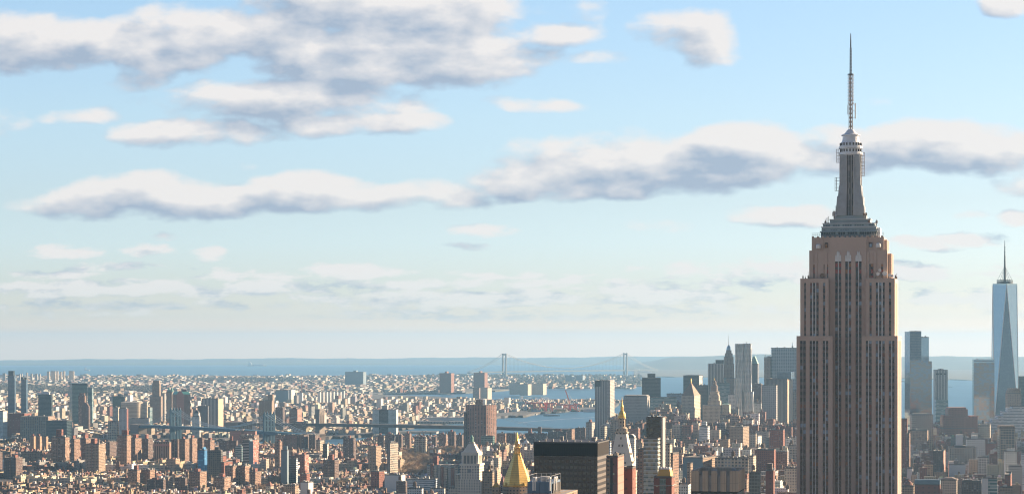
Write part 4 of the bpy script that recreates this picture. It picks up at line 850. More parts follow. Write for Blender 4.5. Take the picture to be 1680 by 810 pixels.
b = T('office_tower', 'dark striped federal slab with sunlit tan side and glass roof box', 1257, 1292, 1301, 621.7, 5350, 'stripeg', th=R(15), sidemat='tancon', ref='the dark federal slab'); tierbox(b, .47, 1.12, .2, .8, b[4], hof(b, 610), 'penthouse', 'glass')  # federal slab's tan side carries sunlight in its colour
b = T('office_tower', 'lighter slab with perforated grid joined to the left of the dark federal slab', 1249.5, 1273.5, None, 632, 5300, 'chequer', th=R(15), depth=20); T('office_block', 'pale block between the federal slab and the spired skyscraper', 1300.5, 1309.5, None, 640, 5450, 'creambig', th=DT)
# right of the spire
b = T('glass_tower', 'tall mirror glass tower with lower shoulder block right of the spired skyscraper', 1492.7, 1511.5, 1511.6, 543.6, 5600, 'glass', th=R(5), depth=30, ref='the tall mirror glass tower'); root, x0, x1, D_, h, mt = b
m = MB(); m.prism([(x0-10.5, 26), (x0, 0), (x0, 30)], 0, h, 0, 0); m.build('side_wall', M['glasspale'], root); m = MB(); m.box(x0+3, x0+54, -3, 28, 0, hof(b, 592)); m.build('shoulder_block', M['glassmirror'], root)
m = MB(); m.box(x0, x1, -.4, 0, 0, hof(b, 590)); m.build('reflecting_wall', M['glassmirror'], root); m = MB(); [m.box(x0+3+i*4, x0+5+i*4, 6, 12, h, h+1.6) for i in range(6)]; m.build('roof_plant', M['steel'], root)
T('glass_tower', 'pale sky coloured glass tower half lost against the sky behind the mirror glass tower', 1508, 1524, None, 553, 6100, 'glasspale', th=DT, depth=24)
b = T('office_tower', 'slim white striped tower with dark openings under its roof', 1533.5, 1555, None, 607, 6200, 'stripev', th=DT, pent=(.3, .7, 4), ref='the slim white striped tower'); m = MB(); [m.box(b[1]+4+i*10, b[1]+11+i*10, -.4, 0, b[4]-12, b[4]-8) for i in range(3)]; m.build('opening', M['dark'], b[0]); m = MB(); m.box(b[1], b[2]-2, -22, -1, 0, hof(b, 655)); m.build('base_block', M['glassteal'], b[0])
b = T('glass_tower', 'broad mirror glass tower with dark left side below the tallest glass tower', 1586, 1598, 1631.6, 590, 5500, 'glassmirror', th=R(6), face='L', sidemat='glass', depth=40, ref='the broad mirror tower'); m = MB(); m.box(-.3, b[2]+.3, -.3, b[3], b[4]-7, b[4]-4); m.box(-.3, b[2]+.3, -.3, b[3], b[4]-2, b[4]+.6); m.build('louvre_band', M['glasspale'], b[0])
# tallest glass tower: square base, square top turned by 45 degrees
d = 5723.; X = PX(1648.5, d); g0 = G(X, d)+EM; root = empty('skyscraper', (X, d, g0), R(4), 'tallest tapering glass skyscraper with long triangular facets and ringed mast', 'skyscraper'); z = lambda y: Zy(y, d)-g0; s = d/F
FOOT.append((X, d+30, 60)); LAND.append((1628, 1667, 394, d, 'the tallest glass tower'))
hb2 = 55.; B_ = 30.5; zt = z(467.5); base = [(-B_, -B_), (B_, -B_), (B_, B_), (-B_, B_)]; top = [(0, -B_), (B_, 0), (0, B_), (-B_, 0)]
m = MB(); m.box(-B_, B_, -B_, B_, 0, hb2); m.build('base_block', M['glasspale'], root)
for i in range(4):
    a, b2, t0, t1 = base[i], base[(i+1) % 4], top[i], top[(i+1) % 4]
    m = MB(); ids = [m.P((*a, hb2)), m.P((*b2, hb2)), m.P((*t0, zt))]; m.face(tuple(ids), ((0, 0), (61, 0), (30, zt))); m.build('upright_facet', M['glassshade'] if i == 0 else M['glasspale'], root)
    m = MB(); ids = [m.P((*b2, hb2)), m.P((*t1, zt)), m.P((*t0, zt))]; m.face(tuple(ids), ((30, 0), (51, zt), (9, zt))); m.build('inverted_facet', M['glasspale'], root)
    m = MB(); m.tube((*b2, hb2), (*t0, zt), .9, 4); m.tube((*b2, hb2), (*t1, zt), .9, 4); m.build('edge_trim', M['white'], root)
m = MB(); m.prism(top, zt-.5, zt+3.5, 0, 0); m.build('parapet', M['glasspale'], root)
m = MB(); [m.lathe([(19, zt+zz_), (20.5, zt+zz_+.4), (20.5, zt+zz_+1.6), (19, zt+zz_+2)], 24, 0, 0, cap=False) for zz_ in (4, 7.5, 11)]; [m.tube((19.6*math.cos(a), 19.6*math.sin(a), zt+2), (19.6*math.cos(a), 19.6*math.sin(a), zt+13), .5, 4) for a in [i*math.pi/6 for i in range(12)]]; m.box(-10, 10, -10, 10, zt+3, zt+9); m.build('ring_platform', M['dark'], root)
m = MB(); m.lathe([(3.4, zt+5), (2.6, z(440)), (1.5, z(415)), (.5, z(394))], 8); [m.lathe([(2.9-.2*i, z(y_)), (2.9-.2*i, z(y_)+1.6)], 8) for i, y_ in enumerate((452, 445, 438, 430, 422, 414, 406))]; m.build('mast', M['dark'], root)
for k in range(6): a = k*math.pi/3; m = MB(); m.tube((19*math.cos(a), 19*math.sin(a), zt+12), (1.5*math.cos(a), 1.5*math.sin(a), z(438)), .4, 4); m.build('guy_cable', M['dark'], root)
b = T('telephone_tower', 'brown art deco tower with stepped crown in front of the tallest glass tower', 1653, 1675.6, None, 645, 5300, 'deco2', th=DT, depth=30, ref='the brown deco tower'); tierbox(b, .04, .96, .05, .95, b[4], hof(b, 640)); tierbox(b, .1, .9, .1, .9, hof(b, 640), hof(b, 637)); m = MB(); [m.box(b[1]+1.5+i*4.6, b[1]+4+i*4.6, 1, 4, hof(b, 640), hof(b, 636)) for i in range(7)]; m.build('pinnacle', M['deco2'], b[0])
T('office_block', 'dark teal glass block at the right edge beyond the brown deco tower', 1668, 1706, None, 617.7, 5950, 'glassdark', th=DT)
b = T('terraced_building', 'long white terraced glass building stepping up to the right edge', 1662, 1700, None, 667, 5000, 'whiteband', th=DT, depth=40, ref='the white terraced building'); root, x0, x1, D_, h, mt = b; s = 5000/F
for k, (p, y_) in enumerate(((1654, 670), (1645, 675), (1637, 681), (1628, 687), (1619, 692))): m = MB(); m.box(x0-(1662-p)*s, x0-(1662-p)*s+12.5 if k else x0-.02, -2*k, D_-k*2, 0, hof(b, y_)); m.build('terrace', M['whiteband'], root)
m = MB(); m.box(x0-(1662-1652)*s, x0-(1662-1661)*s, 5, 14, 0, hof(b, 668)); m.build('penthouse', M['white'], root)
b = T('telephone_building', 'massive red brick art deco building with stepped shoulders', 1543, 1605, None, 702, 4900, 'deco', th=DT, depth=60, ref='the massive red deco building'); root, x0, x1, D_, h, mt = b
for a, c, y0, y1 in ((.08, .99, 702, 684), (.10, .32, 684, 681), (.22, .74, 684, 671), (.25, .70, 671, 668), (.83, .99, 684, 682)): tierbox(b, a, c, .06+.1*(y1 < 680), .94, hof(b, y0), hof(b, y1))
m = MB(); [m.box(x0+(x1-x0)*(.10+.055*i), x0+(x1-x0)*(.12+.055*i), 3.3, 4, hof(b, 702), hof(b, 683.4)) for i in range(16)]; m.build('pier', M['deco'], root)
T('office_block', 'grey office block with dense window grid right of the spired skyscraper', 1496, 1531, None, 680, 5000, 'creambig', th=DT, pent=(.1, .75, 3)); T('office_block', 'low tan slab of ribbon windows below the grey window grid block', 1490, 1521.5, 1523, 706, 4600, 'tanbrick', th=R(14), ref='the low tan slab')
T('apartment_tower', 'dark red brick slab hugging the lit edge of the spired skyscraper', 1478, 1488.5, 1489, 687, 3800, 'brickred', th=GRID); T('apartment_block', 'lower sunlit brick wing beside the dark red slab', 1487, 1492, 1493.5, 711, 3750, 'brownbrick', th=GRID)
b = T('loft_building', 'white loft building with small dark windows below the massive red deco building', 1586, 1616.5, 1617, 720, 4300, 'whitewall', th=R(8), ref='the white loft'); tierbox(b, .27, .6, .2, .8, b[4], hof(b, 714.5), 'penthouse')
b = T('printing_building', 'long cream factory building with huge gridded windows and a roof tower', 1558, 1602, None, 734, 4000, 'creambig', th=R(8), depth=40, ref='the gridded cream factory'); tierbox(b, .25, .5, .2, .5, b[4], hof(b, 713), 'roof_tower', 'whitebox'); tierbox(b, .2, .62, .1, .6, b[4], hof(b, 730.5), 'penthouse', 'roof')
T('apartment_tower', 'tall tan apartment tower left of the green sided glass block', 1605, 1624, 1625.5, 697, 4700, 'creambig', th=R(14), tank=True)
b = T('office_tower', 'gridded glass tower with green glass left side near the right edge', 1633, 1640, 1665.5, 702, 3700, wallmat('tan_grid_glass', (.36, .30, .25), win=(.06, .09, .11), blind=(.2, .24, .25), bay=4.6, flr=4.2, ww=.74, wh=.7, grough=.08), th=R(5), face='L', sidemat='glassgreen', depth=28, ref='the green sided glass block'); tierbox(b, .0, 1., .1, .95, b[4], hof(b, 698), 'penthouse', 'tanbrick')
T('loft_building', 'plain red brick loft between the white loft and the green sided glass block', 1617.3, 1632, None, 727, 4200, 'brickred', th=R(8), tank=True); T('apartment_block', 'cream block with pale blue setback top near the right edge', 1648.5, 1668, None, 741, 3400, 'whitewall', th=R(8), pent=(.2, .9, 5)); T('loft_building', 'white framed loft with large dark windows beside the cream factory', 1604, 1621.5, 1623, 750, 3700, wallmat('white_frame', (.62, .56, .52), bay=4., flr=4., ww=.6, wh=.55), th=R(13), ref='the white framed loft')
T('loft_building', 'plain white block with single taller stair end below the cream factory', 1557, 1584, None, 762, 3700, 'whitebox', th=R(8), pent=(0., .3, 5)); T('apartment_block', 'dark brick block with orange lit right side below the red deco building', 1531, 1548, 1551, 740, 3700, 'darkbrick', th=R(14), tank=True, sidemat='brickpeach')  # dark brick block's orange side has sunlight put into its colour
b = T('club_building', 'beige palazzo with shallow brown hipped roof near the bottom right', 1542.6, 1569.5, 1571, 787, 3000, 'cream', th=R(13), depth=26, ref='the beige palazzo'); m = MB(); m.tap(b[1]-1.6, b[2]+1.6, -1.6, b[3]+1.6, b[4], b[4]+3.2, 8, 8); m.build('hipped_roof', plain('brown_roof', (.28, .20, .15), .85), b[0])
b = T('library_building', 'red brick block with grey barrel roof along the bottom right', 1500, 1542, 1544, 795, 2900, 'brickdeep', th=R(13), depth=24); m = MB(); n = 8
for i in range(n): a0, a1 = math.pi*i/n, math.pi*(i+1)/n; m.prism([(b[1], 12-11*math.cos(a0)), (b[2], 12-11*math.cos(a0)), (b[2], 12-11*math.cos(a1)), (b[1], 12-11*math.cos(a1))], b[4]+.01, b[4]+.02+6.5*math.sin((a0+a1)/2), 0, 0)
m.build('barrel_roof', M['bluegrey'], b[0])
b = T('apartment_block', 'tan block with red domed roof hard by the spired skyscraper at the bottom', 1480, 1499, 1500, 797, 2700, 'tanbrick', th=R(13), depth=18); m = MB(); m.lathe([(6, b[4]), (5.6, b[4]+2), (4, b[4]+4.6), (1.5, b[4]+6.4), (.2, b[4]+7)], 12, b[1]+7, 7); m.build('domed_roof', M['deco'], b[0])
T('school_building', 'dark brick block with green copper trim right of the beige palazzo', 1579, 1610, 1611, 789, 2900, 'darkbrick', th=R(13), pent=(.1, .5, 1.5)); b = T('office_block', 'modern blue and white glass block with black window bands at the bottom right', 1611, 1636, 1637, 785, 2600, 'glassteal', th=R(13), ref='the modern blue block'); tierbox(b, -.02, .4, -.03, .5, 0, b[4]+.5, 'stair_wall', 'whitebox')
b = T('church', 'brown brick church tower near the bottom right corner', 1648, 1658, 1660, 779, 2900, 'brickred', th=R(14)); T('apartment_block', 'tan apartment block at the bottom right below the church tower', 1640, 1662, None, 799, 2550, 'tanbrick'); T('apartment_tower', 'grey banded tower cut by the right edge', 1675, 1690, None, 743, 3300, 'whiteband'); T('loft_building', 'long grey loft with rows of windows near the right edge', 1655, 1677, None, 765, 3200, 'greygrid')
T('apartment_block', 'small white box building beside the lit edge of the spired skyscraper', 1488, 1497.5, 1498, 768, 3500, 'whitebox')
# centre, in front of downtown
T('apartment_tower', 'slender white tower with stepped top in front of the wedding cake tower', 1147, 1161, 1164.5, 699, 4300, 'whiteband', th=R(16), pent=(.2, .75, 9), ref='the slender white tower'); T('loft_building', 'broad tan loft with brightly lit orange right side', 1196, 1219, 1229, 700, 4400, 'tanbrick', th=R(22), ref='the orange sided loft', tank=True)
T('loft_building', 'cream windowless block right of the orange sided loft', 1229.5, 1240, None, 711, 4300, 'cream'); T('loft_building', 'pale loft with bright white right side behind the cream block', 1240.5, 1243.5, 1249.5, 715, 4350, 'whitewall', th=R(22)); b = T('loft_building', 'red brick building with peaked turret roof and lit right edge', 1262, 1285, 1287.5, 705, 4000, 'brickred', th=R(14), ref='the red turreted building'); m = MB(); m.lathe([(4, b[4]), (4, b[4]+4), (4.5, b[4]+4), (.2, b[4]+8.5)], 8, b[1]+14, 6); m.build('turret', M['brickred'], b[0])
T('loft_building', 'grey loft with tall windows between the cream block and the red turreted building', 1239, 1261.5, None, 708, 4500, 'greygrid', tank=True); T('office_block', 'brown building behind the orange sided loft near the rippled tower foot', 1219, 1236, 1238, 687, 4900, 'darkbrick', tank=True); T('office_block', 'tan building at the foot of the rippled tower, left of the brown one', 1200, 1218.5, 1220, 684, 5050, 'tanbrick', pent=(.2, .7, 4))
T('loft_building', 'long low cream loft stretched above the crenellated tan tower', 1173, 1228, None, 752, 3000, 'creambig', depth=30, tank=True, ref='the long cream loft'); T('loft_building', 'cream end block with sunlit right stripes beside the long cream loft', 1228.3, 1236, 1240.5, 748, 2980, 'cream', th=R(22)); b = T('loft_building', 'big dark green grey loft left of the long cream loft', 1120, 1153, 1175, 751, 3000, 'bluegrey', sidemat='tanbrick', th=R(24), ref='the dark green grey loft')
T('apartment_tower', 'grey apartment slab tight against the left side of the spired skyscraper', 1292.6, 1308, None, 731, 3700, 'creambig', tank=True); T('apartment_block', 'pale tan apartment block at the bottom, left of the spired skyscraper', 1287, 1308, None, 768, 2700, 'cream', pent=(.15, .5, 3)); b = T('apartment_tower', 'dark brown setback tower with red brick middle', 1256, 1269, 1271, 772, 2500, 'brickdeep', ref='the dark setback tower'); tierbox(b, .15, .8, .1, .9, b[4], hof(b, 760), mat='darkbrick')
T('apartment_tower', 'dark glass fronted slab left of the dark setback tower', 1229, 1247, None, 775, 2500, 'glassdark', tank=True); T('apartment_block', 'small tan block with lit right side left of the crenellated tower', 1127, 1133, 1136.5, 760, 2650, 'tanbrick', th=R(22)); T('loft_building', 'long red brick loft beyond the cream end block', 1238, 1270, None, 738, 3400, 'brickred', tank=True); T('loft_building', 'brownish brick loft right of the long red brick loft', 1273, 1291.5, 1292.5, 741, 3450, 'brownbrick', tank=True)
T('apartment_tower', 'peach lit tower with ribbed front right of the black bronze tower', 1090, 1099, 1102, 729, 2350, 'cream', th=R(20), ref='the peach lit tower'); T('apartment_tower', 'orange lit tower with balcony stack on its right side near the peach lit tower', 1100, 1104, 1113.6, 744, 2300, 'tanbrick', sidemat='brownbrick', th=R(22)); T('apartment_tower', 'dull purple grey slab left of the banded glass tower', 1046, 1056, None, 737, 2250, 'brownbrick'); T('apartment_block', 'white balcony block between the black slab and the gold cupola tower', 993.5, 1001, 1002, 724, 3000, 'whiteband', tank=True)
b = T('court_building', 'white building with arched roof left of the banded glass tower', 1029, 1041, None, 718, 3600, 'whitewall', depth=14); m = MB(); c_ = (b[1]+b[2])/2; r_ = (b[2]-b[1])/2
m.tr = Matrix.Translation((c_, 0, b[4])) @ Matrix.Rotation(R(-90), 4, 'X'); m.lathe([(r_, -.5), (r_, 14)], 20); m.build('arched_roof', M['whitebox'], b[0])
for a, c, e, y_, mm, lb in ((1100, 1124, 1130, 703, 'cream', 'broad tan stepped building left of the courthouse base'), (1099, 1113, 1115, 680, 'whitewall', 'white wedding cake block of receding storeys left of the courthouse'), (1124, 1134, 1137, 712, 'cream', 'cream setback block at the courthouse foot')):
    b = T('office_block', lb, a, c, e, y_, 5150 if y_ > 690 else 5250, mm, th=R(16)); tierbox(b, .18, .8, .15, .85, b[4], b[4]+7); tierbox(b, .33, .66, .3, .7, b[4]+7, b[4]+13)
# ------------------------------------------------------------------ left half: river edge towers, far borough towers
def project(label, xl, xm, xr, yt, d, mat='project', box=None, group='brick housing towers', th=R(14), ref=None):
    b = bld('housing_tower', label, xl, xm, xr, yt, d, mat, th=th, cat='apartment tower', group=group, ref=ref); root, x0, x1, D_, h, mt = b; W = x1-x0
    if box:
        m = MB(); m.box(x0+W*box[0], x0+W*box[1], D_*.2, D_*.6, h, hof(b, box[2])); m.build('roof_house', M['brickred'], root)
    m = MB(); m.box(x0+W*.45, x0+W*.55, -.5, 0, 0, h-.2); m.build('stair_bay', M['brownbrick'], root)
    return b
G1 = R(12.35)
project('tall dark fronted brick tower with lit banded side, left end of its row', 84, 107, 114, 717, 4400, box=(.3, .68, 704), ref='the tall banded tower')
project('squat lit brick tower just right of the tall banded tower', 116, 122, 131.5, 720, 4550, 'brownbrick', (.1, .4, 714)); project('dark brick tower between two lit slabs right of the tall banded tower', 133, 141, 154, 719.5, 4500, 'brownbrick', (.2, .5, 713))
project('plain tan sided brick tower with sunlit right face', 140, 162, 173, 728, 4250, 'tanbrick', (.3, .6, 719), ref='the tan sided tower'); project('tall banded tower with red roof house and bright right edge, mid row', 192.5, 208, 215, 714, 4350, box=(.35, .95, 705), ref='the second banded tower')
project('dark brick tower with lit right half and red roof house beside the second banded tower', 214, 222, 232, 719, 4450, 'brownbrick', (.2, .9, 712)); project('dark brick tower with stepped roof, fourth from the second banded tower', 233, 243, 251, 720, 4500, 'darkbrick', (.3, .6, 712))
project('narrow pair of dark slabs behind the tan sided tower', 174, 180, 191, 725, 4700, 'darkbrick'); b = project('tan colonnaded block with deep vertical bays', 252, 278, 281, 725, 4650, wallmat('tan_bays', (.40, .27, .20), win=(.10, .07, .06), blind=(.12, .08, .07), bay=5., flr=200, ww=.42, wh=1.), ref='the colonnaded block')
m = MB(); m.box(b[1]-.5, b[2]+.5, -.6, 3, b[4]-8, b[4]-3.5); m.build('cornice_band', M['brickpeach'], b[0])
project('dark slab with thin lit edge right of the colonnaded block', 281, 291.5, 294, 721, 4500, 'darkbrick'); project('dark brick slab with sunlit side, before the far blue bridge tower', 294, 303.5, 310.5, 720, 4480, 'brownbrick', (.3, .6, 716)); project('brick slab with bright right side, right of the far bridge tower', 311, 315.5, 323.5, 719, 4460, 'brownbrick', (.2, .7, 714))
project('dark brick tower with pale top right of the bright sided slab', 324, 332, 336, 719, 4600, 'darkbrick', (.2, .8, 717)); project('dark tower with lit crown of bay windows left of the broad dark slab', 335, 345, 352, 722, 4550, 'brownbrick', (.5, .9, 718))
for i, (a, c, e) in enumerate(((49, 55.5, 58), (58.5, 65.5, 68), (69, 76, 77.5))): project(('leftmost', 'middle', 'rightmost')[i]+' of three joined tan slabs left of the tall banded tower', a, c, e, 715+.4*i, 5000-30*i, wallmat('tan_plain', (.42, .27, .17), bay=3.4, flr=2.8, ww=.3, wh=.4) if i == 0 else bpy.data.materials['tan_plain'], (.3, .8, 711.5) if i < 2 else None, group='joined tan slabs')
project('dark long brick block at the left behind the rooftops', 6, 26, 37, 751, 4150, 'darkbrick', (.55, .85, 746)); project('small dark tower at the far left edge', -8, -2, 4, 742, 4300, 'darkbrick'); project('broad tan apartment block left of the tall banded tower foot', 34, 66, 68, 741, 4400, 'tanbrick')
project('banded tan tower with dark front and bright corner strip', 210, 225, 231.5, 771, 3850, box=(.55, .9, 763), ref='the corner strip tower'); project('second half of the corner strip tower, sunlit at its right', 231.5, 246, 254, 771, 3870, 'project'); project('dark low tower in front of the corner strip tower', 241, 268, 272, 787, 3720, 'darkbrick', (.3, .6, 783)); project('tan slabbed tower right of the dark low tower', 272, 276, 284.5, 783, 3780, 'tanbrick')
project('dark brown tower at the bottom with pale windows', 286, 304, 305, 784, 3700, 'darkbrick')
project('bottom brick tower with bright wide right face, leftmost of the sunlit group', 310, 328, 339, 774, 3800, 'project', (.3, .7, 769), ref='the sunlit brick group'); project('shorter brick tower in the middle of the sunlit group', 350, 368, 378.5, 783, 3720, 'project', (.4, .75, 777)); project('tall tower with two bright strips in the sunlit group, left half', 369, 382, 389, 764.5, 3900, 'project'); project('tall tower with two bright strips in the sunlit group, right half', 389, 402, 409, 764, 3920, 'project'); project('brick tower with smooth orange side at the right end of the sunlit group', 409, 419, 428.5, 774, 3850, 'brownbrick', (.4, .8, 768))
project('red brown tower with stepped roof behind the sunlit brick group', 356, 367.5, 381.5, 758, 4000, 'brickred', (.1, .6, 748)); b = project('broad dark green brown slab with comb roof', 359, 388, 390.5, 723, 4800, 'darkbrick', (.6, .75, 715), ref='the broad dark slab'); project('wide pale brick block behind the broad dark slab', 377, 419, 421, 707, 5250, 'brickpeach', (.4, .5, 704)); project('long brown brick block left of the blue bridge tower', 393, 417, 425, 714, 5150, 'brownbrick')
b = bld('apartment_tower', 'grey concrete tower with black balcony stripes and red brick side', 398, 409, 424, 722, 4350, 'blackwhite', th=R(20), sidemat='redstripe', ref='the black striped tower'); m = MB(); m.box(b[2]+.3, b[2]+1, .5, 12, 0, b[4]+2); m.box(b[2]-.5, b[2]+9, -.8, -.3, 0, b[4]-1); m.build('concrete_wall', M['bluegrey'], b[0])
bld('apartment_tower', 'dark glass tower with square grid left of the sunlit brick group', 340, 362.5, 363, 739, 4000, wallmat('dark_square_grid', (.12, .11, .10), win=(.04, .05, .055), blind=(.10, .09, .08), bay=4, flr=3.4, ww=.75, wh=.7), ref='the dark grid tower', pent=(.5, .8, 6))
b = bld('tower_under_construction', 'bright blue netted tower under construction with sloped top', 325, 335.5, 336, 738, 4150, 'scaff', ref='the blue netted tower', depth=18); tierbox(b, 1.0, 1.4, .05, .8, 0, hof(b, 762), 'lower_wing', 'scaff'); tierbox(b, .5, .98, .1, .8, b[4], b[4]+6, 'sloped_top', 'scaff', ix=3)
bld('apartment_block', 'pale blue glass stepped block right of the broad dark slab', 386, 396.5, 397, 732, 4450, 'glassteal', pent=(.3, .8, 4))
bld('hotel_tower', 'smooth blue grey windowless tower with dark side walls', 461, 471, 472, 738, 3900, 'bluegrey', th=R(13), ref='the smooth blue grey tower', pent=(.3, .9, 7)); bld('apartment_tower', 'black tower with lit balcony edge right of the smooth blue grey tower', 474, 486, 488.5, 752, 3950, 'glassdark', sidemat='whiteband'); project('brown slab with thin gold lit edges left of the smooth blue grey tower', 450.5, 459, 463, 724, 4300, 'brownbrick', (.5, .9, 721)); bld('apartment_tower', 'red brick tower with white stripe and balconies right of the black tower', 492, 500, 507, 746, 4050, 'brickred', sidemat='redstripe', pent=(.3, .7, 4))
project('pair of brown brick slabs with orange right ribs near the middle', 530, 549, 556, 755, 3950, 'darkbrick', (.4, .75, 745), ref='the orange ribbed slab'); bld('apartment_tower', 'slim black slab with white lit edge beyond the rooftops', 529.5, 536.5, 539, 728, 4700, 'glassblk', sidemat='whitewall'); bld('warehouse', 'plain white box building with one blank front at the bottom', 493, 506, 514, 791, 3500, 'whitebox', th=R(24), ref='the plain white box')
bld('loft_building', 'orange brick apartment house with stepped roof above the plain white box', 492, 503, 508.5, 777, 3700, 'brickred', pent=(.4, .7, 6)); bld('school_building', 'buff brick gabled block at the bottom left of the plain white box', 466, 484, 490, 796, 3450, 'tanbrick', pent=(.6, .9, 2)); b = bld('church', 'pale church with red pyramid roofed tower below the sunlit brick group', 436, 444, 448, 797, 3550, 'cream', th=R(24)); m = MB(); m.tap(b[1]-.5, b[2]+.5, -.5, b[3]+.5, b[4], b[4]+7, 4.2, 4); m.build('tower_roof', M['deco'], b[0])
for i, (a, c, e, mm) in enumerate(((451.5, 466, 466.4, 'brownbrick'), (466.5, 487, 488.5, 'brickpurple2'), (489, 498.5, 506.5, 'darkbrick'), (507, 517, 524.5, 'darkbrick'))):
    if mm not in M: M[mm] = wallmat('plum_brick', (.27, .17, .145), bay=3.2, flr=2.9, ww=.35, wh=.4)
    project(('dull brown slab at the left end of the river side slab row', 'broad plum brick slab in the river side row', 'dark slab right of the plum brick slab', 'rightmost dark slab of the river side row')[i], a, c, e, 713.5, 5100, mm, group='river side slab row')
b = project('dark apartment block with lit balconies right of the old stone bridge tower', 563, 580, 584, 719, 4700, 'darkbrick', (.4, .6, 714), ref='the dark balcony block'); project('grey stepped towers below the old stone bridge tower', 518, 525, 532, 722, 4950, 'creambig', (.3, .7, 718)); project('twin beige slab with shadowed left half', 604, 617, 625.5, 732, 4300, 'tanbrick', (.6, .8, 728))
bld('apartment_tower', 'tall white framed tower with black recess and balconies', 635, 640, 653, 727, 4150, 'stripeg', th=R(24), sidemat='creambig', ref='the white framed tower', pent=(.1, .6, 4)); project('beige grid block by the dark waterfront row', 680, 698.5, 699.5, 717, 4900, 'creambig', (.5, .7, 714))
b = bld('apartment_block', 'cluster of blue grey and brick terraced apartments beside the bare trees', 701, 752, 754, 759, 3750, 'bluegrey', th=R(13), depth=22, std=False, ref='the terraced apartments'); root, x0, x1, D_, h, mt = b; W = x1-x0; rnd = random.Random(8)
m = MB(); m.box(x0, x1, 0, D_, 0, h-4, 0, None); m.build('walls', M['glassteal'], root); m = MB(); m.box(x0-.1, x1+.1, -.1, D_+.1, h-4, h-3.3); m.build('roof', M['roof'], root)
for i in range(9): a = x0+W*i/9; m = MB(); m.box(a+.3, a+W/9-.6, -2-(i % 3), D_*.8, 0, h-4.5+rnd.uniform(-5, 4)*(1 if i % 2 else .4)); m.build('bay_wall', M[('greygrid', 'brickred', 'creambig')[i % 3]], root)
m = MB(); m.box(x0+W*.15, x0+W*.3, 4, 14, h-3.3, hof(b, 748)); m.build('brick_tower', M['brickdeep'], root)
bld('warehouse', 'long white warehouse with dark window band at the bottom', 631, 658, 662, 779, 3600, 'whitebox', th=R(14), depth=24, ref='the long white warehouse'); bld('warehouse', 'long grey flat roofed hall right of the long white warehouse', 666, 711, None, 786, 3550, 'whiteband', depth=30); bld('loft_building', 'dark brick loft in front of the long white warehouse', 650, 665.5, 666, 790, 3400, 'darkbrick', tank=True); bld('loft_building', 'white loft with square windows at the bottom left of the temple topped tower', 668, 692, 693, 801, 3250, 'whitewall', tank=True); bld('loft_building', 'white loft with bright right corner at the bottom beside the temple topped tower', 706, 728, 730, 801, 3200, 'whitewall'); bld('apartment_block', 'cream block with arched windows at the bottom just left of the temple topped tower', 736, 752, None, 800, 3150, 'cream', tank=True)
bld('loft_building', 'red brick block with sunlit orange side left of the long white warehouse', 608, 622, 631, 773, 3750, 'brickred', th=R(24), tank=True); bld('apartment_block', 'tan apartment house right of the temple topped tower', 791, 808, 811, 774, 2600, 'tanbrick', tank=True, pent=(.3, .6, 5)); bld('office_block', 'green glass hotel with white crown behind the temple topped tower', 789, 808.5, 811.5, 715, 4600, 'glassgreen', ref='the green glass hotel', th=R(16))
for i, (a, c, e, y_, d_, mm, lb) in enumerate(((816, 829, 830, 711, 5000, 'brownbrick', 'left brown slab below the curved brown tower'), (830.5, 846, 847, 711, 5050, 'darkbrick', 'right dark slab below the curved brown tower'), (863, 893, 895, 711, 5300, 'darkbrick', 'wide dark slab with two roof blocks by the water'), (899, 929, 930, 708, 5300, 'darkbrick', 'wide dark slab with wedge roof by the water'), (930, 938, 943, 704, 5150, 'brownbrick', 'dark slab with orange lit right side by the water'), (944, 960, 961, 702, 5200, 'darkbrick', 'plain dark blue slab right of the orange lit slab'), (961, 971, 976, 693, 5100, 'greygrid', 'grey setback apartment tower left of the pale striped slab'), (984, 992, 996, 699, 4900, 'creambig', 'grey cream tower at the foot of the pale striped slab'))):
    b = project(lb, a, c, e, y_, d_, mm, (.1, .28, y_-8) if i in (2,) else ((.4, .7, y_-5) if i in (3, 6) else None), group='waterfront slabs below the bay')
    if i == 2: tierbox(b, .62, .8, .3, .7, b[4], hof(b, 700), 'roof_house')
b = bld('church', 'white building with round dome beside the gold pyramid lantern', 856, 868, None, 730, 4300, 'whitewall', depth=16, ref='the white dome'); m = MB(); c_ = (b[1]+b[2])/2; m.lathe([(6, b[4]), (6, b[4]+3), (5.6, b[4]+5), (4, b[4]+7.6), (1.6, b[4]+9.2), (.6, b[4]+9.4), (.5, b[4]+12), (.1, b[4]+13)], 14, c_, 8); m.build('dome', M['whitebox'], b[0])
rnd = random.Random(12)
p = 619.
while p < 760:                                             # dark waterfront towers under the old bridge
    w_ = rnd.uniform(8, 15); y_ = rnd.uniform(708, 717)
    if not (676 < p+w_ and p < 702): project('dark brown cross shaped waterfront tower seen against the strip of river', p, p+w_-2.5, p+w_, y_, rnd.uniform(5150, 5350), rnd.choice(['darkbrick', 'darkbrick', 'brownbrick']), (.3, .6, y_-4), group='dark waterfront towers below the old bridge')
    p += w_+rnd.uniform(.5, 3)

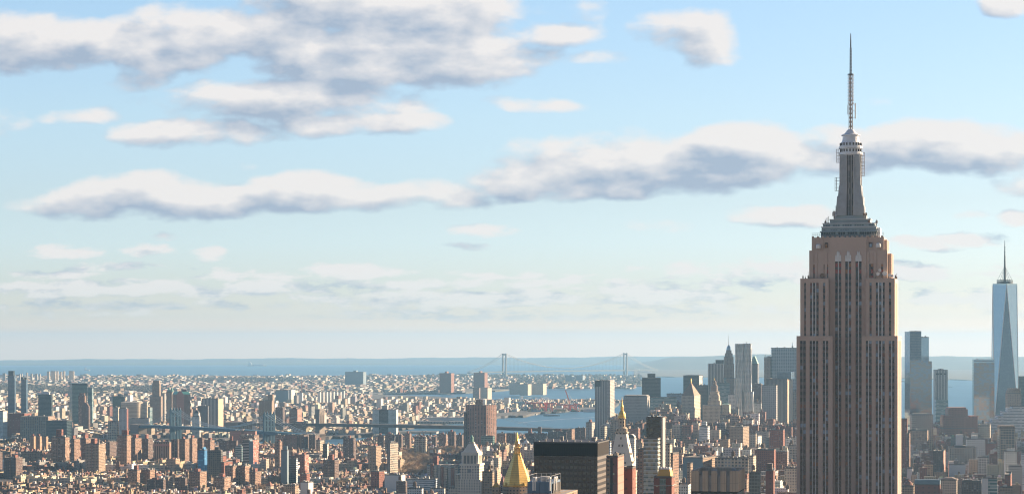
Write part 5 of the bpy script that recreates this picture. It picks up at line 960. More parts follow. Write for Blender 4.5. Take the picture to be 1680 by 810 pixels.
# --- far borough towers
K = dict(th=BK)
b = bld('glass_tower', 'tall slim blue glass tower with dark crown at the far left', 13, 23.5, 24.7, 616, 7000, 'glass', ref='the leftmost slim tower', **K); tierbox(b, .05, .85, .05, .9, b[4], hof(b, 608), 'crown', 'glassdark')
b = bld('glass_tower', 'second slim blue glass tower, shorter and notched, at the far left', 34.6, 43, 44.5, 622, 7000, 'glass', **K); tierbox(b, -.02, .35, .05, .9, b[4], hof(b, 618), 'crown', 'glassdark'); tierbox(b, .6, 1., .05, .9, b[4], hof(b, 619), 'crown', 'glassdark')
b = bld('office_tower', 'broad dark blue tower with white trapezoid roof', 62.7, 84, 85.8, 647, 6800, 'glassdark', **K); tierbox(b, .2, .85, .1, .9, b[4], hof(b, 642), 'trapezoid_roof', 'whitebox', ix=4, iy=3)
b = bld('office_tower', 'large green grey tower with framed flat top in the far borough', 114, 118.5, 143, 631, 6850, 'glassgreen', th=R(-20), face='L', ref='the large green tower'); tierbox(b, -.02, 1.02, -.02, 1, b[4], hof(b, 628), 'top_band', 'glassdark')
bld('office_tower', 'thin tower with teal top right of the large green tower', 143.7, 151, 152, 637, 6950, 'glassteal', pent=(.1, .9, 4), **K); bld('office_tower', 'brown tower with teal top in front of the large green tower', 128.6, 139, 140.5, 649, 6500, 'brownbrick', pent=(.1, .9, 8), **K); b = bld('apartment_tower', 'dark gabled brick tower before the large green tower', 134, 145.5, 147.5, 667, 6400, 'darkbrick', **K); tierbox(b, 0, 1, 0, 1, b[4], hof(b, 660), 'gable_roof', 'darkbrick', ix=8, iy=1)
bld('warehouse', 'long tan riverside factory with sunlit pilasters', 33, 79, 81, 683, 5950, wallmat('tan_pilasters', (.38, .26, .19), win=(.12, .09, .08), bay=5., flr=4.2, ww=.5, wh=.7), th=R(6), depth=60, ref='the long tan factory'); bld('warehouse', 'dark red factory block behind the long tan factory', 12, 40, None, 678, 6100, 'brickdeep', th=R(6), depth=60); bld('warehouse', 'dark long warehouse right of the long tan factory', 76, 109.5, 110.5, 690, 5800, 'glassdark', th=R(6), depth=50)
bld('apartment_block', 'white flat at the left edge above the river', -6, 5, 12, 674, 5950, 'whitewall', th=R(20)); bld('office_tower', 'dark slab with lower left shoulder behind the round cream courthouse', 184.6, 203, 205, 650, 6950, 'glassdark', pent=(.42, .75, 5), **K)
d = 6700.; X = PX(222, d); g0 = G(X, d)+EB; root = empty('court_building', (X, d, g0), R(0), 'cream courthouse with long rounded sunlit front', 'building'); s = d/F; z = lambda y: Zy(y, d)-g0; FOOT.append((X, d, 50)); LAND.append((198, 237, 659, d, 'the round cream courthouse'))
front = [((-23.5+t*38/14)*s, (14*((t-10)/10)**2-14 if t < 10 else 3.2*(t-10)**1.7-14)) for t in range(15)]; poly = front+[(15*s, 60), (-23*s, 60)]
m = MB(); m.prism(poly, 0, z(661), 0, 1); m.build('walls', [wallmat('cream_banded', (.56, .47, .36), win=(.3, .26, .22), blind=(.4, .36, .3), bay=30., flr=4., ww=1., wh=.4), M['roofl']], root); m = MB(); m.prism([(x*1.01, y-.6) for x, y in poly], z(663), z(659), 0, 0); m.build('cornice', M['cream'], root)
b = bld('office_tower', 'tall brown setback tower in the far borough centre', 246, 264, 267, 650, 7000, 'deco2', ref='the tall setback tower', **K); tierbox(b, .18, .85, .1, .9, b[4], hof(b, 629)); tierbox(b, .24, .8, .15, .85, hof(b, 629), hof(b, 624))
bld('office_tower', 'slim grey tower with green cap right of the tall setback tower', 263.5, 270, 271.5, 645, 7100, 'greygrid', pent=(0, .4, 6), **K); b = bld('office_tower', 'ornate tower with green copper cupola right of the tall setback tower', 273, 282, 284.5, 643, 6950, 'deco2', **K); m = MB(); [m.lathe([(5, b[4]), (5, b[4]+6), (3.4, b[4]+11), (.4, b[4]+16)], 8, b[1]+q_, 8) for q_ in (5, 15)]; m.build('cupola', M['copper'], b[0])
b = bld('hotel_building', 'large dark brick hotel with teal mansard roof and pink gabled front', 279, 289, 312.5, 647, 6750, 'brownbrick', th=R(-25), face='L', ref='the teal roofed hotel', depth=40); root, x0, x1, D_, h, mt = b; m = MB(); m.tap(x0, x1, 0, D_, h, hof(b, 642), 4, 5); m.build('mansard', M['teal'], root); m = MB(); m.prism([(x0+1, -.8), (x0+24, -.8), (x0+24, 4), (x0+1, 4)], 0, h, 0, 0); m.tap(x0+1, x0+24, -.8, 4, h, hof(b, 641), 9, .3); m.build('gable_wall', M['brickpeach'], root); m = MB(); m.box(x0+22, x0+34, 6, 18, h, hof(b, 638)); m.build('penthouse', M['darkbrick'], root)
bld('apartment_tower', 'white apartment slab edged with two red brick strips by the blue bridge', 195, 208, 210.5, 670, 5700, wallmat('white_red_edges', (.55, .55, .56), bay=3.6, flr=2.9, ww=.4, wh=.4), sidemat='brickred', th=R(10)); bld('apartment_block', 'beige slab left of the red edged white slab', 185, 194, None, 668, 5900, 'cream', th=R(10)); bld('apartment_block', 'tan grid block left of the red edged white slab foot', 177, 192, None, 691, 5700, 'creambig', th=R(10)); bld('office_block', 'teal topped low block right of the round cream courthouse', 236, 246, None, 668, 6800, 'glassteal', **K); bld('office_block', 'long low stone civic block before the round cream courthouse', 211, 241, None, 686, 6400, 'greygrid', th=R(6), depth=30)
bld('apartment_tower', 'left lower slab of a striped tower pair beside the far bridge tower', 324, 341, 342.5, 666, 6300, 'stripeg', th=R(12)); bld('apartment_tower', 'right taller striped slab with lit tan right side', 331, 358, 366.5, 654, 6450, 'stripev', th=R(12), sidemat='tancon', ref='the tall striped slab'); b = bld('warehouse', 'white factory building with dark pyramid clock tower roof', 315, 327.5, 328.5, 683, 6050, 'whitewall', th=R(8)); m = MB(); m.tap(b[1]+4, b[2]-4, 4, 18, b[4], b[4]+9, 0, 0); m.build('clock_tower', M['whitewall'], b[0]); m = MB(); m.tap(b[1]+3.4, b[2]-3.4, 3.4, 18.6, b[4]+9, b[4]+18, 6, 6.5); m.build('tower_roof', M['dark'], b[0])  # taller striped slab's tan side has its sunlight painted in
b = bld('hotel_building', 'tan brick hotel block with taller lit tower at its right', 425, 446, 450, 657, 6300, 'tanbrick', th=R(12), ref='the tan hotel'); tierbox(b, .68, 1.02, .2, .9, b[4], hof(b, 647), 'tower_walls'); bld('office_block', 'dark brown block right of the tan hotel', 452.5, 464, 467.5, 668, 6450, 'darkbrick', **K); bld('apartment_tower', 'brown brick tower with orange lit side left of the old stone bridge tower', 474.5, 488, 495, 671, 6400, 'darkbrick', sidemat='brickpeach', pent=(.3, .7, 5), **K); bld('office_block', 'long brown brick block below the brown orange sided tower', 480, 500, 502, 692, 6150, 'brownbrick', th=R(8))  # brown tower's orange side is coloured with its sunlight
b = bld('hospital', 'pale hospital with dark glass centre between two white wings', 611.5, 650, 651, 672, 6300, 'glassdark', th=R(6), ref='the pale hospital', depth=36); tierbox(b, -.01, .26, -.05, .9, 0, b[4]+.5, 'wing', 'whitewall'); tierbox(b, .66, 1.01, -.05, .9, 0, b[4]+.5, 'wing', 'whitewall'); tierbox(b, .35, .6, .2, .8, b[4], hof(b, 665), 'penthouse', 'greygrid')
for i in range(8): bld('housing_slab', ('leftmost', 'second', 'third', 'fourth', 'fifth', 'sixth', 'seventh', 'rightmost')[i]+' white slab in the row of eight far housing slabs', 521.5+5.6*i, 525.2+5.6*i, 526.2+5.6*i, 642.5+.2*(i % 2)+(-2 if i == 7 else 0), 9500+15*i, 'whitewall', th=R(25), cat='apartment tower', group='row of far white housing slabs')
bld('warehouse', 'bluish long factory left of the far white slab row', 452, 473, None, 640, 9600, 'bluegrey', **K); bld('warehouse', 'tall white block with two halves left of the far white slab row', 473.5, 478, 484, 639, 9550, 'whitewall', **K); b = bld('power_station', 'white power house with one tall chimney left of the far white slab row', 487, 496, 497.5, 644, 9400, 'whitebox', **K); m = MB(); m.lathe([(2.6, b[4]), (1.6, hof(b, 624))], 10, b[2]-8, 10); m.build('chimney', M['brickpeach'], b[0])
for xl, xm, xr, yt, dd, lb in ((721, 740, 743, 612, 12000, 'left of two massive brown blocks on the far shore'), (777, 795, 798.5, 611.5, 12000, 'right of two massive brown blocks on the far shore'), (566, 596, 598, 610, 14000, 'pale blue grey block standing high on the far shore')): b = bld('housing_slab', lb, xl, xm, xr, yt, dd, 'deco' if dd < 13000 else 'bluegrey', th=BK, depth=50, cat='apartment tower'); tierbox(b, .42, .58, .2, .8, b[4], b[4]+10, 'roof_house')
for i, (a, c, y_) in enumerate(((77, 82, 609), (83, 92, 608.5), (92.5, 96, 608.5), (98, 102, 609.5), (103, 107, 608.5), (113, 122, 608.5), (57, 62, 613), (64, 67, 613), (31, 34, 613), (35, 37.5, 612.5), (4, 10, 612), (43, 46, 611), (50, 54, 612.5))): bld('shore_tower', ('pale seaside tower on the far left shore, number %d along the row' % (i+1)) if 0 else 'pale seaside apartment tower in the cluster on the far left shore', a, c-1, c, y_, 15800+40*i, 'cream' if i < 6 else 'greygrid', th=BK, cat='apartment tower', group='seaside towers on the far left shore', elev=3)
for a, c, e, y_, d_, mm, lb in ((836, 853, 858, 628, 11500, 'cream', 'leftmost pale terminal warehouse across the bay'), (852, 866, 870, 630, 11300, 'cream', 'middle pale terminal warehouse across the bay'), (868, 891, 895, 629, 11400, 'cream', 'rightmost long pale terminal warehouse across the bay'), (776, 786, 789, 636, 10500, 'brownbrick', 'brown factory left of the pale terminal warehouses'), (788, 800, 803, 636, 10400, 'cream', 'small cream factory left of the pale terminal warehouses'), (928, 938, None, 616, 15500, 'bluegrey', 'left of two pale blocks behind the green bluff'), (945, 956, None, 615.5, 15500, 'bluegrey', 'right of two pale blocks behind the green bluff')): bld('warehouse', lb, a, c, e, y_, d_, mm, th=R(18), depth=60)
for a, c, y_, d_, h_, mm, lb in ((699, 762, 685, 7250, 9, 'whitebox', 'long white pier shed with pale blue roof edge'), (683, 760, 691, 6950, 8, 'creambig', 'low cream pier shed lined with bays beside the river'), (957, 984, 671, 8700, 12, 'whitebox', 'white terminal shed at the port tip'), (815, 845, 682, 8150, 8, 'bluegrey', 'flat blue pier shed left of the port cranes'), (612, 716, 708.5, 6330, 5, 'pier', 'long concrete pier deck stretched under the old bridge'), (690, 758, 699, 6720, 6, 'roofl', 'pale flat pier shed beyond the old bridge deck'), (862, 880, 679, 8300, 10, 'cream', 'pale warehouse at the foot of the port cranes')): bld('pier_shed', lb, a, c, None, y_, d_, mm, th=R(4), cat='shed', depth=60, elev=Zy(y_, d_)-h_-G(PX(c, d_), d_), roof='roofl')

# --- port cranes and ships
def crane(label, px, d, y, raised, mat):
    X = PX(px, d); g0 = G(X, d)+EB; root = empty('gantry_crane', (X, d, g0), R(-70), label, 'crane', 'port gantry cranes'); hgt = Zy(y, d)-g0
    for sx in (-9, 9):
        for sy in (-11, 11): m = MB(); m.tube((sx, sy, 0), (sx*.7, sy, hgt), 1.8, 5); m.build('leg', mat, root)
        m = MB(); m.tube((sx*.85, -11, hgt*.5), (sx*.85, 11, hgt*.5), 1, 4); m.tube((sx, -11, hgt*.1), (sx*.75, 11, hgt*.9), .7, 4); m.build('brace', mat, root)
    m = MB(); m.box(-3, 3, -30, 12, hgt-2, hgt+2); m.build('girder', mat, root); m = MB()
    e = (0, 50, hgt+2) if not raised else (0, 30, hgt+52)
    m.tube((0, 12, hgt), e, 2.2, 5); m.build('boom', mat, root); m = MB(); m.tube((0, -8, hgt), (0, 6, hgt+22), 1.1, 4); m.tube((0, 14, hgt), (0, 6, hgt+22), 1.1, 4); m.tube((0, 6, hgt+22), e, .5, 4); m.tube((0, 6, hgt+22), (0, -28, hgt+2), .5, 4); m.build('apex_frame', M['white'], root)
    m = MB(); m.box(-4, 4, -24, -14, hgt+2, hgt+7); m.build('machine_house', M['white'], root)
for i, (px, d, y, rz, lb) in enumerate(((881.5, 8500, 661, 0, 'leftmost red and white gantry crane of the port'), (890.5, 8520, 661, 0, 'second red and white gantry crane of the port'), (900.5, 8500, 661, 0, 'third red and white gantry crane of the port'), (930, 8600, 664, 0, 'red gantry crane left of the one with raised boom'), (940, 8600, 662, 1, 'red gantry crane with its boom raised high'))): crane(lb, px, d, y, rz, M['crane'])
crane('lone dark blue gantry crane left of the red port cranes', 858, 8600, 660, 0, M['craneblue'])
rnd = random.Random(31)
for i in range(26):
    px = rnd.uniform(868, 950); d = rnd.uniform(8420, 8900); X = PX(px, d); m = MB(); m.t = (*rnd.choice([(.5, .12, .08), (.15, .25, .42), (.6, .58, .55), (.45, .3, .12), (.12, .3, .22)]), 1); L_ = rnd.choice([12, 24, 36]); m.box(-L_/2, L_/2, -5, 5, 0, rnd.choice([5.2, 7.8, 10.4])); tag(m.build('container_stack', M['tint'], None, (X, d, G(X, d)+EB), -R(rnd.choice([4, 94]))), 'stack of coloured shipping containers on the port quay', 'containers', 'container stacks on the port quay')
def ship(label, px, y, L_, mat, th=0.):
    d = dist(y); X = PX(px, d); root = empty('ship', (X, d, G(X, d)), th, label, 'ship'); m = MB(); b_ = L_*.075
    m.prism([(-L_/2, -b_), (L_*.38, -b_), (L_/2, 0), (L_*.38, b_), (-L_/2, b_)], -1, L_*.055, 0, 0); m.build('hull', mat, root); m = MB(); m.box(-L_*.42, -L_*.25, -b_*.8, b_*.8, L_*.055, L_*.17); m.box(-L_*.36, -L_*.31, -b_*.3, b_*.3, L_*.17, L_*.22); m.build('superstructure', M['white'], root); m = MB(); m.box(-L_*.2, L_*.36, -b_*.8, b_*.8, L_*.055, L_*.09); m.build('cargo', M['whitebox'], root)
ship('white ship on the water right of the spired skyscraper', 1481.5, 625.5, 90, M['white']); ship('long pale cargo ship low on the horizon water at the left', 421, 600.3, 300, M['white']); ship('small white ship far out beyond the seaside towers', 143, 607.6, 160, M['white'], R(60)); ship('pale ship beyond the right bridge portal', 1057, 611, 160, M['white']); ship('dark barge in the river near the port', 905, 682, 60, M['dark']); ship('small tug in the bay right of the slim white striped tower', 1559, 634.5, 26, M['dark'])
# curved wakes on the bay
m = MB()
def wake(pts, w0):
    P_ = []
    for px, y in pts: d = dist(y); x = PX(px, d); P_.append((x, d))
    for k, ((xa, ya), (xb, yb)) in enumerate(zip(P_[:-1], P_[1:])): ids = [m.P((xa, ya-w0, G(xa, ya)+.4)), m.P((xb, yb-w0, G(xb, yb)+.4)), m.P((xb, yb+w0, G(xb, yb)+.4)), m.P((xa, ya+w0, G(xa, ya)+.4))]; m.face(tuple(ids), ((0, 0),)*4)
wake([(850+ (k*4), 694-10.5*(1-((k-32)/32)**2)*0-(10*(k/32)**.7)) for k in range(33)], 9); tag(m.build('water', M['wake']), kind='structure')

for i, (a, c, y_) in enumerate(((-12, 14, 722), (15, 40, 719), (42, 62, 723), (64, 92, 720), (94, 118, 722), (120, 140, 718))): bld('warehouse', ('leftmost', 'second', 'third', 'fourth', 'fifth', 'rightmost')[i]+' of the dark riverside warehouses behind the joined tan slabs', a, c-2, c, y_, 5560, ('darkbrick', 'brownbrick', 'bluegrey')[i % 3], th=R(12), depth=16, group='dark riverside warehouses')
# ------------------------------------------------------------------ the city between the landmarks
TINTS = {'red brick': (.235, .11, .08), 'dark brick': (.19, .095, .075), 'tan': (.42, .31, .22), 'cream': (.58, .51, .41), 'white': (.70, .68, .64), 'grey': (.32, .31, .31), 'brown': (.24, .165, .125), 'pink': (.40, .28, .22), 'buff': (.48, .38, .27)}
ROOFS = [(.07, .07, .07), (.12, .115, .11), (.28, .28, .29), (.45, .45, .46), (.66, .66, .66), (.62, .60, .57), (.22, .13, .10)]
TW = {'E': [('red brick', 6), ('dark brick', 3), ('tan', 4), ('cream', 4), ('white', 5), ('grey', 4), ('brown', 5), ('pink', 2), ('buff', 3)],
      'W': [('red brick', 6), ('dark brick', 4), ('tan', 3), ('cream', 3), ('white', 4), ('grey', 4), ('brown', 3), ('buff', 2)],
      'B': [('red brick', 3), ('tan', 3), ('cream', 7), ('white', 9), ('grey', 5), ('brown', 3), ('pink', 3), ('buff', 4)]}
LM_ = [(l[0], l[1], l[3], l[4]) for l in LAND if l[4]]
cell = {}
for (x, y, r) in FOOT:
    for i in range(int((x-r)//200), int((x+r)//200)+1):
        for j in range(int((y-r)//200), int((y+r)//200)+1): cell.setdefault((i, j), []).append((x, y, r))
def clear(x, y, r):
    return all((x-a)**2+(y-b_)**2 > (r+q)**2 for a, b_, q in cell.get((int(x//200), int(y//200)), ()))
MSH = [(-4200, 5580), (300, 5570), (450, 5430), (560, 5400), (630, 5900), (760, 6000), (850, 6000), (960, 6200), (1050, 6700), (1300, 6850), (1480, 6650), (1700, 6350), (6000, 6350)]
BNR = [(-4200, 6060), (300, 6020), (500, 6120), (600, 6350), (640, 6800), (700, 7150), (760, 7600), (815, 8280), (880, 8700), (925, 8980), (978, 9080), (1016, 9800)]
PARK = [(655, 712, 4180, 5150), (716, 757, 4750, 5200)]
def inpark(px, d): return any(a < px < c and e < d < f for a, c, e, f in PARK)
rnd = random.Random(99)
CAND = []      # (size in picture, kind, px, x, y, th, w, dp, h, tintname, tint, roof, seed)
def pick(zone):
    l = TW[zone]; t = rnd.uniform(0, sum(k for _, k in l))
    for nme, k in l:
        t -= k
        if t <= 0: break
    c = TINTS[nme]; v = rnd.uniform(.75, 1.2); return nme, tuple(min(.8, q*v*rnd.uniform(.94, 1.06)) for q in c)
def grid_fill(th, ox, oy, nx, ny, bx, by, sx, sy, fn):
    """blocks of bx x by with streets, each block cut in lots; fn(px, d, x, y) -> list of lot spec or None"""
    s_, c_ = math.sin(th), math.cos(th)
    for i in range(-nx, nx):
        for j in range(ny):
            u0, v0 = ox+i*(bx+sx), oy+j*(by+sy); x, y = u0*c_+v0*s_, -u0*s_+v0*c_
            if y < 1500: continue
            px = CX+F*x/y
            if not (-70 < px < 1750): continue
            fn(th, u0, v0, s_, c_)
def manh(th, u0, v0, s_, c_):
    u = u0; bp = {z_: pick(z_) for z_ in 'EW'}; bh = rnd.uniform(.8, 1.15)
    while u < u0+(BX-3):
        for row in (0, 1):
            w_ = rnd.uniform(*LOT); dp = rnd.uniform(.36, .47)*BY
            uu, vv = u+w_/2, v0+(dp/2 if row == 0 else BY-dp/2); x, y = uu*c_+vv*s_, -uu*s_+vv*c_; px = CX+F*x/y
            if y > lerp_st(MSH, px)[0] or not ZONE(px, y) or inpark(px, y) or not clear(x, y, 9): continue
            h, kind, zone = HGT(px, y)
            if h is None: continue
            if kind == 'tenement': h = h*.45+.55*16*bh
            lim = YMIN(px, y); zt = Zy(lim, y); h = min(h, zt-EM+rnd.uniform(-9, 0)); 
            if h < 9: h = rnd.uniform(6.5, 10)
            ytop = YE+(H-h-EM)/y*F
            if ytop > 822: continue
            nme, t_ = pick(zone) if rnd.random() < .36 else bp[zone]; kk = rnd.uniform(.8, 1.1); t_ = tuple(q*kk for q in t_); CAND.append((w_*h/y/y*(1 if ytop < 800 else .3), kind, px, x, y, th, w_*.985, dp, h, nme, t_, rnd.choice(ROOFS), rnd.random()))
        u += w_
BX, BY, LOT = 150, 52, (8, 21)
ZONE = lambda px, d: px < 1000 and d > 3150
YMIN = lambda px, d: (804 if d < 3760 else 798 if d < 3900 else 784 if d < 4300 and 650 < px < 715 else 776 if d < 4300 else 750 if d < 4700 else 735) if px < 770 else 728
def HGT(px, d):
    r = rnd.random()
    if px > 770: return (rnd.uniform(22, 50), 'loft_building', 'W') if r < .8 else (rnd.uniform(50, 75), 'apartment_block', 'E')
    if d < 3450: return (rnd.uniform(44, 54), 'apartment_block', 'E') if r < .025 else (rnd.uniform(16, 30), 'tenement', 'E')
    if d > 4250: return (rnd.uniform(14, 24), 'tenement', 'E') if r < .8 else ((rnd.uniform(24, 44), 'apartment_block', 'E') if r < .93 else (None, 0, 0))
    return (rnd.uniform(11, 20), 'tenement', 'E') if r < .93 else ((rnd.uniform(20, 32), 'apartment_block', 'E') if r < .97 else (None, 0, 0))
grid_fill(GRID, 0, 2800, 18, 60, BX, BY, 20, 13, manh)
BX, BY, LOT = 180, 56, (14, 28)
ZONE = lambda px, d: 1000 <= px < 1320 and d > 2150
YMIN = lambda px, d: 742 if d < 3300 else (715 if d < 4600 else 676 + 20*math.sin(px*.05))
def HGT(px, d):
    r = rnd.random()
    if d < 2700: return (rnd.uniform(45, 80), 'loft_building', 'W') if r < .75 else (rnd.uniform(70, 95), 'apartment_block', 'W')
    if d < 4700: return (rnd.uniform(28, 60), 'loft_building', 'W') if r < .85 else (rnd.uniform(50, 80), 'apartment_block', 'W')
    return (rnd.uniform(35, 95), 'office_block', 'W')
grid_fill(GRID, 0, 2000, 14, 74, BX, BY, 22, 14, manh)
BX, BY, LOT = 140, 50, (8, 20)
ZONE = lambda px, d: px >= 1440 and d > 2300
YMIN = lambda px, d: 752 if d < 3600 else (735 if d < 4500 else 700 + 8*math.sin(px*.06))
def HGT(px, d):
    r = rnd.random()
    if d < 4500: return (rnd.uniform(14, 26), 'tenement', 'W') if r < .66 else ((rnd.uniform(24, 46), 'loft_building', 'W') if r < .95 else (rnd.uniform(45, 62), 'apartment_block', 'W'))
    return (rnd.uniform(22, 60), 'loft_building' if r < .7 else 'office_block', 'W')
grid_fill(R(9), 300, 2200, 14, 76, BX, BY, 20, 14, manh)

CAND.sort(key=lambda t: -t[0])
count = {}; rest = []; labels = {}; made = []
HUE = {'red brick': 'red brick', 'dark brick': 'dark brick', 'tan': 'tan', 'cream': 'cream', 'white': 'white', 'grey': 'grey', 'brown': 'brown', 'pink': 'pinkish', 'buff': 'buff'}
LIM = {'tenement': 260, 'loft_building': 260, 'apartment_block': 130, 'office_block': 120}
GRP = {'tenement': 'low tenements on the city blocks', 'loft_building': 'loft buildings between the towers', 'apartment_block': 'mid height apartment blocks', 'office_block': 'office blocks below the downtown towers'}
for c in CAND:
    k = c[1]; n_ = count.get(k, 0)
    if n_ < LIM[k]: count[k] = n_+1; made.append(c)
    else: rest.append(c)
def fill_mesh(m, c, x, y, z, th):
    _, k, px, X, Y, th_, w_, dp, h, nme, t_, rf, sd_ = c
    m.tr = Matrix.Translation((x, y, z)) @ Matrix.Rotation(-th, 4, 'Z'); m.t = (*t_, 1)
    m.box(-w_/2, w_/2, -dp/2, dp/2, 0, h, 0, 1, False, (*rf, 1))
    q = random.Random(sd_); e = .35
    m.box(-w_/2-.15, w_/2+.15, -dp/2-.15, -dp/2+e, h-.4, h+.9, 1); m.box(w_/2-e, w_/2+.15, -dp/2+e, dp/2, h-.4, h+.9, 1)
def clutter(c, big):
    """list of (name, MB, material) for the roof"""
    _, k, px, X, Y, th_, w_, dp, h, nme, t_, rf, sd_ = c; q = random.Random(sd_+1); res = []
    for i in range(q.randint(0, 2)):
        m = MB(); m.t = (*[min(.8, v*q.uniform(.8, 1.3)) for v in t_], 1) if q.random() < .6 else (*q.choice(ROOFS), 1); a, b_, z_ = q.uniform(2, min(6, w_*.5)), q.uniform(2.5, 6), q.uniform(2.2, 4.5); cx = q.uniform(-w_/2+.5, w_/2-a-.4); c_ = q.uniform(-dp/2+.5, dp/2-b_-.5)
        m.box(cx, cx+a, c_, c_+b_, h, h+z_, 0); res.append(('roof_bulkhead', m, M['tint'], (cx, cx+a, c_, c_+b_, z_, m.t)))
    if q.random() < (.45 if k != 'tenement' else .2):
        m = MB(); m.t = (.16, .11, .08, 1); r_ = min(2.2, w_*.14); cx, c_ = q.uniform(-w_*.3, w_*.3), q.uniform(-dp*.3, dp*.3)
        for i in range(4): m.tube((cx+r_*.7*math.cos(i*1.571), c_+r_*.7*math.sin(i*1.571), h), (cx+r_*.7*math.cos(i*1.571), c_+r_*.7*math.sin(i*1.571), h+3.2), .18, 3)
        m.lathe([(r_, h+3.2), (r_, h+3.2+2*r_), (.05, h+3.2+2.8*r_)], 9, cx, c_); res.append(('water_tank', m, M['tint'], (cx-r_, cx+r_, c_-r_, c_+r_, 3.2+2*r_, m.t)))
    return res
sizeword = lambda h: 'low' if h < 16 else 'medium' if h < 26 else 'tall' if h < 45 else 'very tall'
KW = {'tenement': 'tenement', 'loft_building': 'loft building', 'apartment_block': 'apartment block', 'office_block': 'office block'}
pend = {}
for c in made:
    _, k, px, X, Y, th_, w_, dp, h, nme, t_, rf, sd_ = c
    m = MB(); fill_mesh(m, c, 0, 0, 0, 0); o = m.build(k, [M['tintloft'] if k in ('loft_building', 'office_block') else M['tintwall'], M['tint']], None, (X, Y, G(X, Y)+EM), -th_)
    cl = clutter(c, True)
    for nm, mm, mat, _b in cl: mm.build(nm, mat, o)
    bestl = min(LM_, key=lambda l: abs((l[0]+l[1])/2-px)+abs(l[2]-Y)*.02); mid = (bestl[0]+bestl[1])/2
    rel = ('before' if Y < bestl[2]-150 else 'behind' if Y > bestl[2]+150 else 'beside'); side = 'left of' if px < bestl[0] else 'right of' if px > bestl[1] else rel
    roofw = 'pale roofed' if sum(rf) > 1.3 else 'dark roofed' if sum(rf) < .4 else 'grey roofed'
    tw = ' with tank' if any(n == 'water_tank' for n, *_ in cl) else ''
    lab = f"{sizeword(h)} {HUE[nme]} {roofw} {KW[k].split()[0]}{tw} {side} {bestl[3]}"
    pend.setdefault(lab, []).append((px, Y, o)); tag(o, None, KW[k], GRP[k])
ORD = ['leftmost', 'second', 'third', 'fourth', 'fifth', 'sixth', 'seventh', 'eighth', 'ninth', 'tenth', 'eleventh', 'twelfth']
for lab, l in pend.items():
    l.sort(key=lambda t: t[0])
    for i, (px, Y, o) in enumerate(l):
        if len(l) == 1: o['label'] = lab
        elif i == len(l)-1 : o['label'] = 'rightmost '+lab
        else: o['label'] = (ORD[i]+(' ' if i else ' ') if i < len(ORD) else 'further ')+lab
m = MB()
for c in rest:
    X, Y = c[3], c[4]; fill_mesh(m, c, X, Y, G(X, Y)+EM, c[5])
    for nm, mm, mat, (a0, a1, b0, b1, z_, t_) in clutter(c, False): m.t = t_; m.box(a0, a1, b0, b1, c[8], c[8]+z_, 1)
tag(m.build('city_blocks', [M['tintwall'], M['tint']]), kind='stuff')

# far borough: the nearest row houses one by one, the thousands beyond as one mass
BC = []; WOOD = []
def boro(th, u0, v0, s_, c_):
    u = u0; bp = pick('B'); dens = .5+.5*math.sin(u0*.0021+v0*.0013)*math.sin(v0*.0017-u0*.0009)
    while u < u0+BX:
        w_ = BX/6
        for row in (0, 1):
            x, y = u*c_+(v0+row*BY*.55)*s_, -u*s_+(v0+row*BY*.55)*c_
            if y < 5900: break
            px = CX+F*x/y
            near = lerp_st(BNR, px)[0]
            w_ = rnd.uniform(*LOT)
            if y < near or (px > 605 and y > dist(660 if px < 800 else 661)) and y < dist(646 if px < 760 else 640): continue
            far = dist(619 if px < 560 else 618.5)
            if y > far or (px > 1040) or not clear(x, y, 10): continue
            if px > 845 and rnd.random() < .5: continue
            yy = YE+F*(H+y*y/2/RE)/y
            if 636.5 < yy < 647 and px < 262 and (641.5-4.5*math.cos(px*.02)-3) < yy < 648-3*math.sin(px*.04): continue   # park woods
            if 624 < yy < 630 and 320 < px < 480 and rnd.random() < .8: continue
            if 1 and 692 < yy < 704 and px < 330 and rnd.random() < .5: continue
            if rnd.random() > .62+.38*dens:
                if y < 12500: WOOD.append((x, y, G(x, y)+EB))
                continue
            r = rnd.random(); h = rnd.uniform(7, 12) if r < .93 else (rnd.uniform(14, 26) if r < .99 else rnd.uniform(26, 50))
            if y > 9500: h = min(h, 22)
            nme, t_ = pick('B') if rnd.random() < .6 else bp; t_ = tuple(q*.86 for q in t_); BC.append((w_*h/y/y, 'row_house', px, x, y, th, w_*.97, rnd.uniform(.3, .42)*BY*(1.2 if h > 20 else 1), h, nme, t_, rnd.choice(ROOFS), rnd.random()))
        u += w_
for (th, oy, ny, BX, BY, LOT, sx, sy) in ((R(22), 5600, 38, 160, 50, (7, 15), 20, 18), (R(14), 7700, 44, 190, 62, (10, 22), 26, 24), (R(24), 11000, 60, 240, 80, (15, 34), 44, 40), (R(16), 14800, 48, 260, 90, (24, 50), 70, 60)):
    lo, hi = oy, {5600: 7700, 7700: 11000, 11000: 14800, 14800: 20000}[oy]
    n0 = len(BC); grid_fill(th, -2600, lo*.92-700, 40, ny+18, BX, BY, sx, sy, boro); BC[n0:] = [c for c in BC[n0:] if lo <= c[4] < hi]
BC.sort(key=lambda t: -t[0])
n_ = 0; m = MB(); pend = {}
